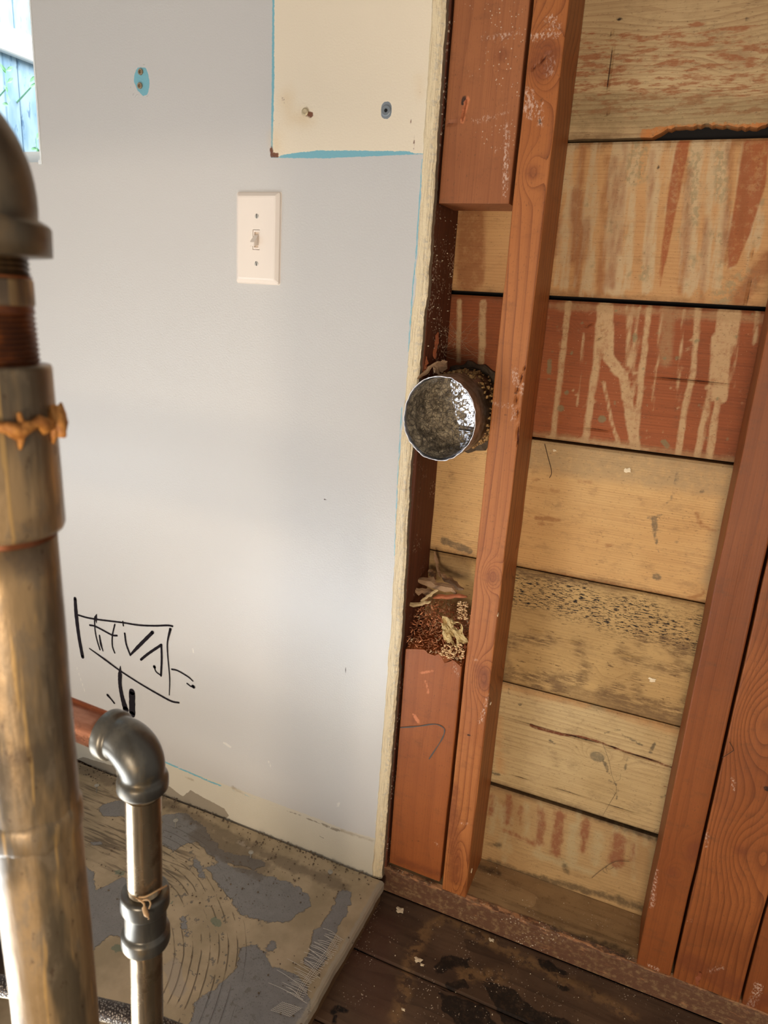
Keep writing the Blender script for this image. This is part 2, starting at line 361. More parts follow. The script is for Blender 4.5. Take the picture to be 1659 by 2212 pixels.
m = wood('red_dripped_board', (152, 82, 42), (130, 68, 34), (92, 44, 22), 'x', .004, .4, seed=5, warp=1.0, lays=[
    ('lite', (190, 156, 112), 2.5, 3.2, (120, 120, 40), .85), ('lite2', (160, 126, 86), 5, 8, (60, 60, 30), .55), ('grn', (122, 112, 78), 1.5, 2, (150, 150, 150), .75), CR],
    specks=[((420, 420, 420), .67, (196, 160, 120), None, .8), ((60, 60, 60), .7, (120, 60, 30), None, .5)])
panel('sheathing_board', zB[2]+.002, zB[1]-.002, m, 'red-brown sheathing board with pale paint drips running down it',
    lite=CAPS(wcv(c1b), MM/2.34, drips(7, 560, 1650, 140, 860, 4, 11, -.08)+dots(60, 540, 1600, 160, 850, 4, 11)+[([(650, 130), (610, 480), (570, 830)], 28), ([(820, 140), (800, 300), (790, 450), (760, 640), (735, 840)], 34), ([(850, 150), (850, 400), (930, 500), (960, 700), (990, 860)], 46), ([(835, 160), (835, 340)], 78),
        ([(945, 150), (955, 300), (945, 440)], 15), ([(1060, 150), (1030, 400), (1000, 700), (985, 860)], 26), ([(1000, 170), (965, 480)], 16), ([(1305, 150), (1280, 480), (1230, 700), (1205, 900)], 26), ([(1390, 300), (1370, 560), (1320, 780), (1300, 910)], 24),
        ([(1440, 170), (1430, 500), (1390, 700), (1360, 920)], 30), ([(1440, 180), (1415, 600)], 66), ([(1500, 150), (1480, 330)], 30), ([(1605, 170), (1590, 330)], 18), ([(830, 530), (870, 740), (910, 860)], 14), ([(540, 805), (720, 822), (1050, 870)], 14), ([(100, 120), (95, 420)], 24), ([(220, 130), (210, 430)], 34)]),
    lite2=CAPS(wcv(c1b), MM/2.34, [([(480, 795), (1500, 930)], 40), ([(1150, 160), (1140, 420)], 60), ([(560, 140), (1640, 210)], 34)]),
    grn=CAPS(wcv(c1b), MM/2.34, dots(34, 540, 1600, 160, 850, 8, 20)+[([(555, 420), (552, 480)], 22), ([(985, 290), (985, 315)], 22), ([(610, 660)], 36), ([(820, 715)], 40), ([(640, 580)], 24), ([(1200, 405)], 22), ([(1300, 320)], 22), ([(1130, 830), (1150, 850)], 26)]),
    crack=CAPS(wcv(c1b), MM/2.34, [([(870, 490), (1250, 515), (1620, 557)], 5), ([(600, 735), (700, 752), (850, 775)], 4)] +
        [([(785+46*math.cos(a), 270+44*math.sin(a)), (785+46*math.cos(a+.5), 270+44*math.sin(a+.5))], 3) for a in np.arange(0, 6.3, .5)]),
    knot=knots([(785, 270, 6, .03, .025)], crop=c1b))
m = wood('clean_pine_board', (216, 175, 118), (204, 158, 100), (158, 110, 64), 'x', .0034, .38, seed=7, warp=.55, lays=[
    ('grey', (160, 134, 98), 12, 12, (20, 20, 40), .65), ('dark', (140, 86, 44), 3, 5, (80, 80, 120), .65), ('mould', (96, 84, 66), 2, 5, (120, 120, 120), .75), CR], specks=[((90, 90, 340), .69, (120, 76, 40), None, .6)])
panel('sheathing_board', zB[3]+.001, zB[2]-.002, m, 'clean pale pine sheathing board with fine lines and small stain marks, under the dripped one',
    grey=CAPS(wcv(None), MM, [([(1150, 970), (1600, 1030)], 90), ([(1600, 1010), (1540, 1250)], 40)]),
    dark=CAPS(wcv(c1b), MM/2.34, [([(490, 1215), (600, 1222)], 22), ([(500, 1245), (560, 1250)], 16), ([(700, 1030), (765, 1032)], 12), ([(1300, 1195), (1320, 1250), (1390, 1280)], 16), ([(830, 1352), (875, 1352)], 12), ([(800, 1330)], 12), ([(560, 1075), (600, 1080)], 7), ([(470, 1020), (500, 1020)], 9), ([(1270, 1615), (1330, 1600), (1330, 1560)], 12), ([(500, 1480), (1380, 1650)], 14)]),
    mould=CAPS(wcv(c1b), MM/2.34, [([(1085, 1215), (1090, 1270)], 26), ([(1050, 1215), (1120, 1200)], 8), ([(1080, 1280), (1110, 1390)], 6), ([(1140, 1150), (1180, 1100), (1200, 980)], 9), ([(1328, 1080)], 22), ([(1200, 1337)], 16), ([(1100, 1515)], 40), ([(545, 1240)], 14), ([(760, 960)], 14), ([(20, 1330), (150, 1380)], 40)]),
    crack=CAPS(wcv(c1b), MM/2.34, [([(400, 1470), (402, 1471)], 1)]), knot=knots([(545, 1235, 3, .03, .014), (1328, 1080, 2, .02, .01)], crop=c1b))
m = wood('mouldy_board', (196, 160, 104), (174, 138, 86), (116, 82, 46), 'x', .005, .3, seed=9, warp=.9, lays=[
    ('dark', (92, 66, 40), 9, 16, (30, 30, 90), .7, (40, 60, 260), .46), ('edge', (120, 92, 58), 6, 8, (20, 20, 60), .6), CR],
    specks=[((105, 90, 600), .525, (36, 26, 18), 'spk', 1.0), ((60, 60, 260), .62, (88, 62, 38), None, .7)])
panel('sheathing_board', zB[4]+.001, zB[3]-.001, m, 'sheathing board thickly peppered with black mould specks',
    spk=CAPS(wcv(c2b), MM/2.517, [([(300, 330), (800, 390), (1330, 560)], 240), ([(750, 470), (1300, 620)], 120)]),
    dark=CAPS(wcv(c2b), MM/2.517, dots(30, 240, 1260, 560, 1000, 30, 90)+[([(290, 215), (540, 262)], 50), ([(900, 690), (1270, 770)], 60), ([(230, 770), (640, 810)], 80), ([(760, 880), (1200, 990)], 90), ([(1090, 580), (1290, 650)], 60), ([(240, 560), (460, 600)], 60), ([(0, 1400), (0, 1400)], 5)]),
    edge=CAPS(wcv(c2b), MM/2.517, [([(230, 600), (240, 800)], 60), ([(500, 830), (1220, 1040)], 60), ([(-200, 150), (0, 200)], 120)]),
    crack=CAPS(wcv(c2b), MM/2.517, [([(270, 500), (700, 620), (1280, 770)], 2.5)]), knot=knots([(780, 800, 4, .04, .02)], crop=c2b))
m = wood('knotty_board', (200, 172, 124), (180, 150, 102), (128, 96, 60), 'x', .008, .4, seed=11, warp=.9, lays=[
    ('warm', (190, 136, 80), 12, 12, (20, 20, 60), .6), ('dark', (126, 110, 82), 2, .8, (80, 80, 90), .95), ('mould', (74, 66, 52), 1.6, 4, (140, 140, 140), .75), ('cb', (110, 58, 30), 1.2, 1, (160, 160, 160)), CR],
    specks=[((80, 80, 300), .68, (110, 84, 54), None, .6)])
panel('sheathing_board', zB[5]+.0045, zB[4]-.001, m, 'pale sheathing board with a long open split and a round grey knot',
    warm=CAPS(wcv(c2b), MM/2.517, [([(220, 840), (650, 930)], 50), ([(190, 1020), (200, 1290)], 40), ([(800, 960), (1200, 1100)], 40)]),
    dark=CAPS(wcv(c2b), MM/2.517, [([(722, 1218), (738, 1222)], 66)]),
    mould=CAPS(wcv(c2b), MM/2.517, [([(870, 1100), (940, 1140), (980, 1160)], 12), ([(1020, 1195), (1040, 1150)], 18), ([(310, 935)], 20), ([(765, 1235), (790, 1310)], 16), ([(900, 1215), (880, 1290)], 8), ([(840, 1400), (830, 1450)], 12), ([(800, 1350), (830, 1370)], 12), ([(1080, 1440), (1110, 1435)], 12), ([(140, 1300), (200, 1320)], 16), ([(470, 1130), (500, 1150)], 10), ([(770, 1090), (860, 1070)], 6), ([(250, 850), (250, 880)], 12)]),
    cb=CAPS(wcv(c2b), MM/2.517, [([(370, 1048), (390, 1060), (540, 1098), (640, 1112), (740, 1140)], 20), ([(740, 1140), (840, 1180), (1040, 1245), (1170, 1290)], 14), ([(1090, 1380), (1150, 1400)], 8)]),
    crack=CAPS(wcv(c2b), MM/2.517, [([(190, 993), (370, 1045), (540, 1090), (640, 1125), (760, 1150), (860, 1190), (1050, 1250), (1200, 1300)], 9), ([(150, 1295), (400, 1360), (700, 1460), (1120, 1580)], 5), ([(1000, 1100), (1200, 1150)], 2)]),
    knot=knots([(725, 1220, 5, .022, .016), (850, 1240, 1.5, .02, .012)], crop=c2b))
m = wood('lowest_board', (180, 146, 98), (160, 124, 80), (112, 82, 50), 'x', .006, .3, seed=13, warp=1, lays=[
    ('lite', (176, 158, 118), 8, 10, (60, 60, 40), .6), ('dark', (134, 78, 48), 6, 11, (90, 90, 40), .85), ('mould', (70, 56, 38), 6, 12, (60, 60, 60), .75), CR], specks=[((200, 200, 300), .66, (98, 72, 46), None, .7)])
panel('sheathing_board', -.03, zB[5]-.002, m, 'lowest sheathing board by the bottom plate, with short blotchy dark red streaks',
    dark=CAPS(wcv(c2b), MM/2.517, [([(255, 1440), (240, 1580)], 42), ([(160, 1430), (150, 1530)], 26), ([(315, 1500), (310, 1590)], 22), ([(430, 1510), (415, 1680)], 44), ([(525, 1540), (505, 1735)], 56), ([(670, 1580), (650, 1730)], 40), ([(930, 1700), (915, 1780)], 26), ([(230, 1620), (380, 1690)], 26), ([(850, 1670), (835, 1790)], 82)]),
    lite=CAPS(wcv(c2b), MM/2.517, drips(14, 150, 1080, 1480, 1900, 8, 22)+[([(180, 1440), (160, 1640)], 36), ([(350, 1480), (345, 1640)], 30), ([(600, 1600), (590, 1800)], 60), ([(740, 1640), (720, 1800)], 50), ([(400, 1750), (700, 1850)], 50)]),
    mould=CAPS(wcv(c2b), MM/2.517, [([(130, 1790), (400, 1880), (720, 1960), (1000, 2050)], 50), ([(540, 1780), (560, 1840)], 30), ([(120, 1700), (200, 1700)], 24), ([(680, 1530), (1080, 1680)], 24)]),
    crack=CAPS(wcv(c2b), MM/2.517, [([(0, 2500), (1, 2501)], 1)]), knot=knots([(300, 1800, 3, .03, .02)], crop=c2b))
mb = MB(); dx0, dx1, dz0, dz1 = DUC[0]-DUR[0]*.98, DUC[0]+DUR[0]*.98, DUC[2]-DUR[1]*.98, DUC[2]+DUR[1]*.98
for a_, b_ in (((-.9, -.1), (dx0, 2.4)), ((dx1, -.1), (.7, 2.4)), ((dx0, -.1), (dx1, dz0)), ((dx0, dz1), (dx1, 2.4))): box(mb, (a_[0], .126, a_[1]), (b_[0], .14, b_[1]))
mb.build('wall_back', plain('black_felt_paper', (16, 14, 13), .9), kind='structure')

# ================================================================== studs
def post(name, x0, x1, y0, y1, z0, z1, mat, label, group=None, lean=None, jag=None, cat='stud', **ft):
    """upright lumber with eased arrises: dense profile swept up in small steps; fields over (X,Z) apply to the front"""
    c = .0018; fx = np.linspace(x0+c, x1-c, max(4, int((x1-x0)/.003)))
    pr = [(x, y0) for x in fx]+[(x1-c*.3, y0+c*.3)]+[(x1, y) for y in np.linspace(y0+c, y1-c, 14)]+[(x1-c, y1), (x0+c, y1)]+[(x0, y) for y in np.linspace(y1-c, y0+c, 14)]+[(x0+c*.3, y0+c*.3)]
    pr = np.array(pr); n = len(pr); Z = np.arange(z0, z1+.0039, .004) if z1-z0 < 1.5 else np.concatenate([np.arange(z0, 1.34, .004), [1.5, z1]])
    V = np.zeros((len(Z), n, 3)); V[:, :, 0] = pr[:, 0]; V[:, :, 1] = pr[:, 1]; V[:, :, 2] = Z[:, None]
    P = np.stack([V[:, :, 0].ravel(), V[:, :, 2].ravel()], 1)
    at = {k: (f(P) if callable(f) else union(P, f)) for k, f in ft.items()}
    fr = (V[:, :, 1].ravel() < y0+.004)
    for k in at:
        if k != 'knot': at[k] = np.where(fr, at[k], -60)
    V[:, :, 1] += .0005*vn(V[:, :, 0]*50, V[:, :, 2]*10)*(V[:, :, 1] < y0+.01)
    V[:, :, 0] += .0004*vn(V[:, :, 1]*60, V[:, :, 2]*20)
    if 'crack' in at: V[:, :, 1] += (.003*np.clip((at['crack']+.5)/1.5, 0, 1)).reshape(len(Z), n)
    if lean: V[:, :, 0] += lean(V[:, :, 2])
    if jag: V[-1, :, 2] += jag(V[-1, :, 0], V[-1, :, 1]); V[-2, :, 2] = np.minimum(V[-2, :, 2], V[-1, :, 2]-.001)
    f = [(i*n+k, i*n+(k+1) % n, (i+1)*n+(k+1) % n, (i+1)*n+k) for i in range(len(Z)-1) for k in range(n)]
    f += [tuple(range(n-1, -1, -1)), tuple((len(Z)-1)*n+k for k in range(n))]
    mb = MB(); mb.add(V.reshape(-1, 3), f, **at)
    return mb.build(name, mat, label=label, cat=cat, group=group)
def scv(crop=None): return lambda p: wall2(p, .013, crop)
SL = [('nail', (38, 24, 18), 1.0, .5, (300, 300, 300)), ('wht', (214, 186, 166), 2.0, 5.0, (260, 260, 160), .6, (500, 500, 300), .54), ('drk', (108, 54, 30), 9, 7, (60, 60, 60), .6), ('crack', (78, 34, 18), .6, .3, (200, 200, 60))]
o1, o2, og = (172, 106, 57), (156, 90, 43), (108, 54, 22)
m_stud = wood('orange_stud_wood', o1, o2, og, 'z', .0105, .9, seed=21, warp=1.0, fib=.3, rough=.42, lays=SL, blot=4, sharp=5)
post('wall_stud', -.2268, -.188, .0135, .104, .0105, 2.4, m_stud, 'orange-brown stud right of the silver vent duct, long crack in its face', 'wall studs',
    nail=CAPS(scv(), MM, [([(1167, 218)], 7), ([(1166, 260), (1167, 268)], 6), ([(1114, 849)], 7), ([(1092, 897)], 6), ([(1012, 1588)], 8)]),
    wht=CAPS(scv(), MM, [([(1190, 45), (1200, 70)], 22), ([(1150, 80), (1190, 70)], 14), ([(1190, 130), (1185, 155)], 18), ([(1137, 205), (1145, 240)], 26), ([(1167, 225), (1167, 268)], 11), ([(1112, 800), (1116, 830)], 12), ([(1060, 872), (1112, 878)], 7), ([(1112, 880), (1108, 905)], 10), ([(1130, 830), (1128, 850)], 8), ([(1060, 1500), (1036, 1560)], 10), ([(1020, 1424), (1030, 1426)], 5), ([(990, 1780), (1010, 1781)], 4)]),
    drk=CAPS(scv(), MM, [([(1170, 140), (1178, 118)], 50), ([(1148, 372)], 20), ([(1062, 1246)], 24), ([(1040, 1450), (1048, 1480)], 30), ([(975, 1700), (985, 1900)], 30)]),
    crack=CAPS(scv(), MM, [([(1135, 790), (1120, 835), (1114, 850), (1118, 900), (1118, 960)], 3.4), ([(1150, 150), (1190, 112)], 3)]),
    knot=knots([(1172, 128, 7, .016, .03), (1148, 372, 2.5, .012, .02), (1062, 1246, 5, .011, .018), (1042, 1465, 4, .014, .03), (985, 1880, 5, .011, .055)], .013))
m_s2 = wood('dark_orange_stud_wood', (138, 76, 34), (125, 66, 29), (90, 42, 18), 'z', .016, .3, seed=31, warp=.8, fib=.25, rough=.45, lays=SL, blot=5)
post('wall_stud', .0665, .1118, .0135, .104, .0105, 2.4, m_s2, 'smooth dark orange stud at the right end of the pale boards', 'wall studs',
    nail=CAPS(scv(), MM, [([(1, 1)], 2)]), wht=CAPS(scv(), MM, [([(1416, 1880), (1408, 1960)], 10), ([(1400, 2085), (1420, 2095)], 8), ([(1470, 1600)], 3)]), crack=CAPS(scv(), MM, [([(1, 1)], 1)]),
    drk=CAPS(scv(), MM, [([(1455, 1885)], 22), ([(1505, 1830), (1495, 1850)], 26)]), knot=knots([(1500, 1835, 2, .02, .02), (1456, 1885, 3, .012, .015)], .013))
m_s3 = wood('wide_grain_lumber', (154, 88, 42), (132, 72, 33), (84, 38, 16), 'z', .0085, .7, seed=35, warp=1.6, fib=.3, rough=.45, lays=SL, blot=6, sharp=3)
post('wall_stud', .1152, .1995, .0135, .104, .0105, 2.4, m_s3, 'wide wavy-grained post right of the dark orange stud', 'wall studs',
    nail=CAPS(scv(), MM, [([(1656, 1704)], 12)]), wht=CAPS(scv(), MM, [([(1583, 1680), (1584, 1706)], 7), ([(1527, 1800), (1524, 1830)], 6), ([(1530, 2100), (1560, 2090)], 8), ([(1487, 1988), (1495, 1990)], 5)]), crack=CAPS(scv(), MM, [([(1, 1)], 1)]),
    drk=CAPS(scv(), MM, [([(1490, 2080), (1600, 2140)], 50), ([(1600, 1840)], 26)]), knot=knots([(1610, 1840, 4, .03, .05), (1640, 1560, 5, .03, .06), (1580, 2060, -3, .03, .05)], .013))
post('wall_stud', .2025, .29, .0135, .104, .0105, 2.4, m_s2, 'rightmost lumber post, cut off by the right picture edge', 'wall studs',
    nail=CAPS(scv(), MM, [([(1, 1)], 2)]), wht=CAPS(scv(), MM, [([(1640, 2130), (1620, 2180)], 16)]), crack=CAPS(scv(), MM, [([(1, 1)], 1)]), drk=CAPS(scv(), MM, [([(1610, 2180), (1659, 2160)], 30)]), knot=knots([(1640, 2000, 2, .02, .02)], .013))
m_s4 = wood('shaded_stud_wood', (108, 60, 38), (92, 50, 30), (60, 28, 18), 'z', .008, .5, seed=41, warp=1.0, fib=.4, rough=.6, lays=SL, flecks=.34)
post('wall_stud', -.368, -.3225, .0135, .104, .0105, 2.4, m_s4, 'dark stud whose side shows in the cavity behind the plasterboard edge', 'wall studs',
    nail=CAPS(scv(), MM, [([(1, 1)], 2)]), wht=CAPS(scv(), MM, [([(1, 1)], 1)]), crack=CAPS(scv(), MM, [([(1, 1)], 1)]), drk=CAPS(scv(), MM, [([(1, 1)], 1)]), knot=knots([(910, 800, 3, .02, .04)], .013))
# the post cut through for the duct: upper and lower stump
m_b1 = wood('cut_post_wood', (156, 96, 58), (140, 82, 46), (100, 54, 30), 'z', .018, .35, seed=45, warp=1.0, fib=.3, rough=.5, lays=SL+[('chip', (196, 118, 76), 1.2, 2, (220, 220, 120))], flecks=.20)
post('cut_post', -.3195, -.2312, .0140, .078, 1.010, 2.4, m_b1, 'sawn-off upper post hanging above the duct cavity, splintered nail gouge in its face', 'two halves of the cut post', cat='post',
    nail=CAPS(scv(), MM, [([(1002, 212), (1000, 222)], 9)]), wht=CAPS(scv(), MM, [([(1040, 82), (1120, 70)], 5), ([(1083, 79)], 9), ([(1022, 262), (1052, 256)], 8), ([(1052, 256), (1100, 240)], 3), ([(1070, 320), (1070, 330)], 5), ([(1096, 270), (1090, 420)], 10)]),
    chip=CAPS(scv(), MM, [([(1010, 212), (998, 262)], 8)]), drk=CAPS(scv(), MM, [([(965, 268), (995, 260)], 5), ([(1082, 118)], 16)]), crack=CAPS(scv(), MM, [([(965, 266), (1000, 262)], 1.5)]), knot=knots([(1082, 118, 2, .01, .015)], .013))
m_b2 = wood('stump_wood', (156, 88, 43), (140, 76, 36), (104, 52, 24), 'z', .02, .25, seed=49, warp=1.0, fib=.25, rough=.42, lays=SL+[('chip', (196, 118, 76), 1.2, 2, (220, 220, 120))])
cb = post('cut_post', -.3185, -.2312, .0140, .103, .022, .402, m_b2, 'lower stump of the cut post below the wood shreds, hooked pencil line on its face', 'two halves of the cut post', cat='post',
    jag=lambda x, y: .007*vn(x*90, y*60)+(-.2312-x)*.09+(y-.014)*.10,
    nail=CAPS(scv(), MM, [([(896, 1548), (900, 1556)], 7), ([(903, 1817)], 6)]), wht=CAPS(scv(), MM, [([(940, 1820), (946, 1828)], 6), ([(980, 1440), (990, 1460)], 8)]),
    chip=CAPS(scv(), MM, [([(893, 1545), (903, 1560)], 9), ([(905, 1455), (935, 1450)], 5), ([(918, 1470), (925, 1495)], 5), ([(922, 1497)], 6)]), drk=CAPS(scv(), MM, [([(895, 1560)], 10), ([(860, 1860), (950, 1890)], 20)]), crack=CAPS(scv(), MM, [([(1, 1)], 1)]), knot=knots([(1, 1, 1, .01, .01)], .013))
mb = MB()
p = spl([PW(*cr(q, c7), .0135) for q in ((160, 135), (230, 130), (300, 121), (335, 135), (340, 155), (325, 190), (278, 262))])
ribbon(mb, p, [.0013+.0008*math.sin(i*.5)**2 for i in range(len(p))], (0, -1, 0), .0006); mb.build('pencil_line', plain('pencil_grey', (72, 66, 62), .6), cb, label='grey hooked pencil line')

# bottom plate
zP = .0105
mp = wood('bottom_plate_wood', (184, 152, 108), (152, 122, 84), (84, 60, 38), 'x', .007, .4, seed=51, warp=1, fib=.5, lays=[
    ('front', (88, 54, 38), 3, 4, (30, 60, 60), .92), ('worn', (172, 120, 80), 2, 6, (40, 120, 160), .8, (60, 120, 200), .48), ('mould', (52, 44, 36), 8, 14, (50, 50, 50), .75), ('hole', (24, 16, 12), 2, 2, (200, 200, 200))], flecks=.26)
Us = np.arange(-1.3, .45, .005); prof = [(.1045, zP), *[(y, zP) for y in np.linspace(.100, .017, 22)], (.0148, zP-.0008), (.0136, zP-.003), *[(.0133, z) for z in np.linspace(zP-.006, -.033, 10)], (.0133, -.035), (.1045, -.035)]
prof = np.array(prof); n = len(prof); V = np.zeros((len(Us), n, 3)); V[:, :, 0] = Us[:, None]; V[:, :, 1] = prof[:, 0]; V[:, :, 2] = prof[:, 1]
edge = (np.abs(prof[:, 0]-.0145) < .004) & (prof[:, 1] > zP-.01)
V[:, :, 1] += edge*.0015*vn(Us[:, None]*60, 2.2, 0); V[:, :, 2] -= edge*.0015*(1+vn(Us[:, None]*45, 7.2, 0))
Q = V.reshape(-1, 3); top = Q[:, 1] > .016
def plate2(pts, crop): return np.array([PF(*cr(q, crop), zP)[[0, 1]] for q in pts])
P2 = Q[:, [0, 1]]
mo = union(P2, [(lambda P, q=plate2(p_, c7), ww=ww: cap(P, q, ww)) for p_, ww in (([(760, 960), (1080, 1060)], .02), ([(1000, 1030), (1100, 1090)], .025), ([(480, 700), (560, 730)], .01))])
mo = np.where(top, mo, -60); ho = union(P2, [(lambda P, q=plate2([(450, 858)], c7): cap(P, q, .007))])
fq = np.where(top, (.022-Q[:, 1])*1000, 8)
wq = 4-np.abs(Q[:, 1]-.017)*1000-np.where(Q[:, 2] < zP-.004, 2.5, 0)
mb = MB(); mb.add(Q, gridf(len(Us), n)+[tuple(range(n)), tuple((len(Us)-1)*n+k for k in range(n-1, -1, -1))], front=fq, worn=wq, mould=mo, hole=ho)
mb.build('bottom_plate', mp, label='long horizontal bottom plate under the studs, red-brown front edge and dusty pale top', cat='plate')

# ================================================================== plasterboard wall
edge_pts = wall2([(963, -60), (961, 0), (942, 300), (923, 640), (914, 674), (902, 807), (878, 1035), (875, 1208), (866, 1371), (852, 1534), (824, 1866), (820, 1905)], 0)
ez, ex = edge_pts[::-1, 1], edge_pts[::-1, 0]
ez2 = np.concatenate([[-.05], ez, [2.4]]); ex2 = np.concatenate([[ex[0]], ex, [ex[-1]]])
bot = wall2([(100, 1612), (165, 1640), (250, 1683), (344, 1722), (421, 1753), (489, 1774), (539, 1803), (602, 1830), (679, 1854), (692, 1863), (747, 1882), (819, 1903)], 0)
def zbot(X): return np.interp(X, bot[:, 0], bot[:, 1])+.0025+.0022*vn(X*38, 6.)+.0008*vn(X*300, 2.)
def edgeX(Z): return np.interp(Z, ez2, ex2)*.55+(-.3235)*.45+.0008*vn(Z*60, 1.5)+.0006*vn(Z*260, 4.5)
WX, WZ = -.958, 1.063
tz = np.concatenate([np.arange(0, 1.0, .0033), np.linspace(1.0, WZ-.003, 19), [WZ], np.arange(WZ+.003, 1.32, .0033), [1.5, 1.85, 2.4]])
tu = np.concatenate([[-2.3, -2.0, -1.7, -1.45, -1.2, -1.08, -1.02], [WX], np.arange(WX+.004, -.36, .0036), np.linspace(-.36, -.345, 6), np.linspace(-.343, -.3235, 13)])
def wx(U, Z):                     # last columns follow the broken edge
    k = np.clip((U+.36)/(.36-.3235), 0, 1); return U+k*(edgeX(Z)+.3235)
def wz(U, V): return np.where(V < .3, zbot(U)+(V/.3)*(.3-zbot(U)), V)
def wpos(U, V):
    X = wx(U, V); Z = wz(U, V)
    s = np.clip((X-(edgeX(Z)-.0145))/.0145, 0, 1)
    y = .0022*s+.0009*s*vn(X*500, Z*40)+.0006*s*vn(X*260, Z*160)+.0020*np.clip((X-(edgeX(Z)-.004))/.004, 0, 1)
    y = y+.0004*vn(X*6, Z*6)
    return np.stack([X, y, Z], 1)
def wP(f): 
    def g(P):
        q = wpos(P[:, 0], P[:, 1]); return union(q[:, [0, 2]], f) if not callable(f) else f(q[:, [0, 2]])
    return g
c4 = (480, 0, 3.16); c3b = (150, 1550, 2.212); c1 = (0, 0, 2.765)
w0 = lambda p: wall2(p, 0); w4 = lambda p: wall2(p, 0, c4); w3 = lambda p: wall2(p, 0, c3b); w1 = lambda p: wall2(p, 0, c1)
tear = lambda P: (P[:, 0]-(edgeX(P[:, 1])-.0155))*1000
bl = wall2([(150, 1560), (250, 1600), (360, 1650), (500, 1700), (600, 1737), (690, 1770), (750, 1795), (815, 1812)], 0)
base = lambda P: (np.interp(P[:, 0], bl[:, 0], bl[:, 1])-P[:, 1])*1000
g = G('painted_plasterboard')
pk = g.noise((1, 1, 1), 420, 3, .6); big = g.noise((1, 1, 1), 3, 2)
CWALL = lin((204, 199, 193)); col = g.mix(big, CWALL, lin((198, 194, 189)))
CREAM = lin((232, 216, 190)); TEAL = lin((122, 178, 190)); TORN = lin((232, 212, 174)); BASE = lin((208, 199, 180))
col = g.layers(col, [('patch', TEAL, .6, 1.2, (300, 300, 300)), ('patch_in', CREAM, .6, 1.6, (260, 260, 260)), ('tealb', TEAL, .5, 1.0, (300, 300, 200)), ('base', BASE, 1.2, 2.0, (120, 120, 120)), ('tealc', TEAL, .5, 1.0, (200, 200, 200)), ('putty', lin((150, 138, 120)), 1.0, 3.0, (90, 90, 90), .95), ('basedirt', lin((150, 130, 100)), 5, 6, (60, 60, 90), .55),
    ('plug', TEAL, .8, 1.6, (140, 140, 140)), ('scuff', lin((226, 220, 208)), 1, 1.6, (160, 160, 160), .7), ('halo', lin((220, 190, 142)), 26, 8, (60, 60, 60), .45), ('rust', lin((112, 58, 26)), 1.6, 2.6, (260, 260, 260), .95), ('grey', lin((128, 134, 140)), .6, .8, (200, 200, 200)), ('dot', lin((70, 54, 40)), .6, .4, (300, 300, 300)), ('tealt', TEAL, .7, 1.2, (300, 300, 90), .8), ('tear', TORN, .6, 1.6, (300, 300, 60))])
ts = g.ramp(g.attr('tear'), 0, 1)
li = g.noise((900, 900, 26), 1, 3, .6, off=2)
col = g.mix(g.math('MULTIPLY', ts, g.ramp(li, .54, .64, 0, .42)), col, lin((166, 136, 92)))
ch = g.noise((1, 1, 1), 180, 4, .7, off=5)
col = g.mix(g.math('MULTIPLY', g.ramp(g.attr('tear'), 4, 10), g.ramp(ch, .5, .62, 0, .7)), col, lin((196, 182, 160)))
gy = g.ramp(g.xyz()[1], .0046, .0062); col = g.mix(gy, col, g.mix(ch, lin((112, 98, 80)), lin((150, 134, 110))))
b1 = g.bump(pk, .42, .0006); b2 = g.bump(g.math('MULTIPLY', ts, g.math('ADD', li, ch)), .9, .0012, b1)
b3 = g.bump(g.ramp(g.attr('ringm'), -.4, .4), .6, .0007, b2)
m_wall = g.fin(col, g.ramp(g.attr('patch'), -1, 1, .33, .5), 0, b3, .5)
x5 = wall2([(590, 338), (592, 180), (594, -200)], 0)
outer = POLY(w0, [[(585, 341), (587, 200), (590, -300), (594, -1500), (1100, -1500), (1100, 329), (905, 333), (700, 342)]])
inner = POLY(w0, [[(588.5, 332), (592, 200), (593.5, -300), (597, -1500), (1100, -1500), (1100, 326), (960, 331), (890, 331), (885, 327), (830, 326), (690, 325), (660, 328), (610, 334), (600, 340)]])
mb = MB()
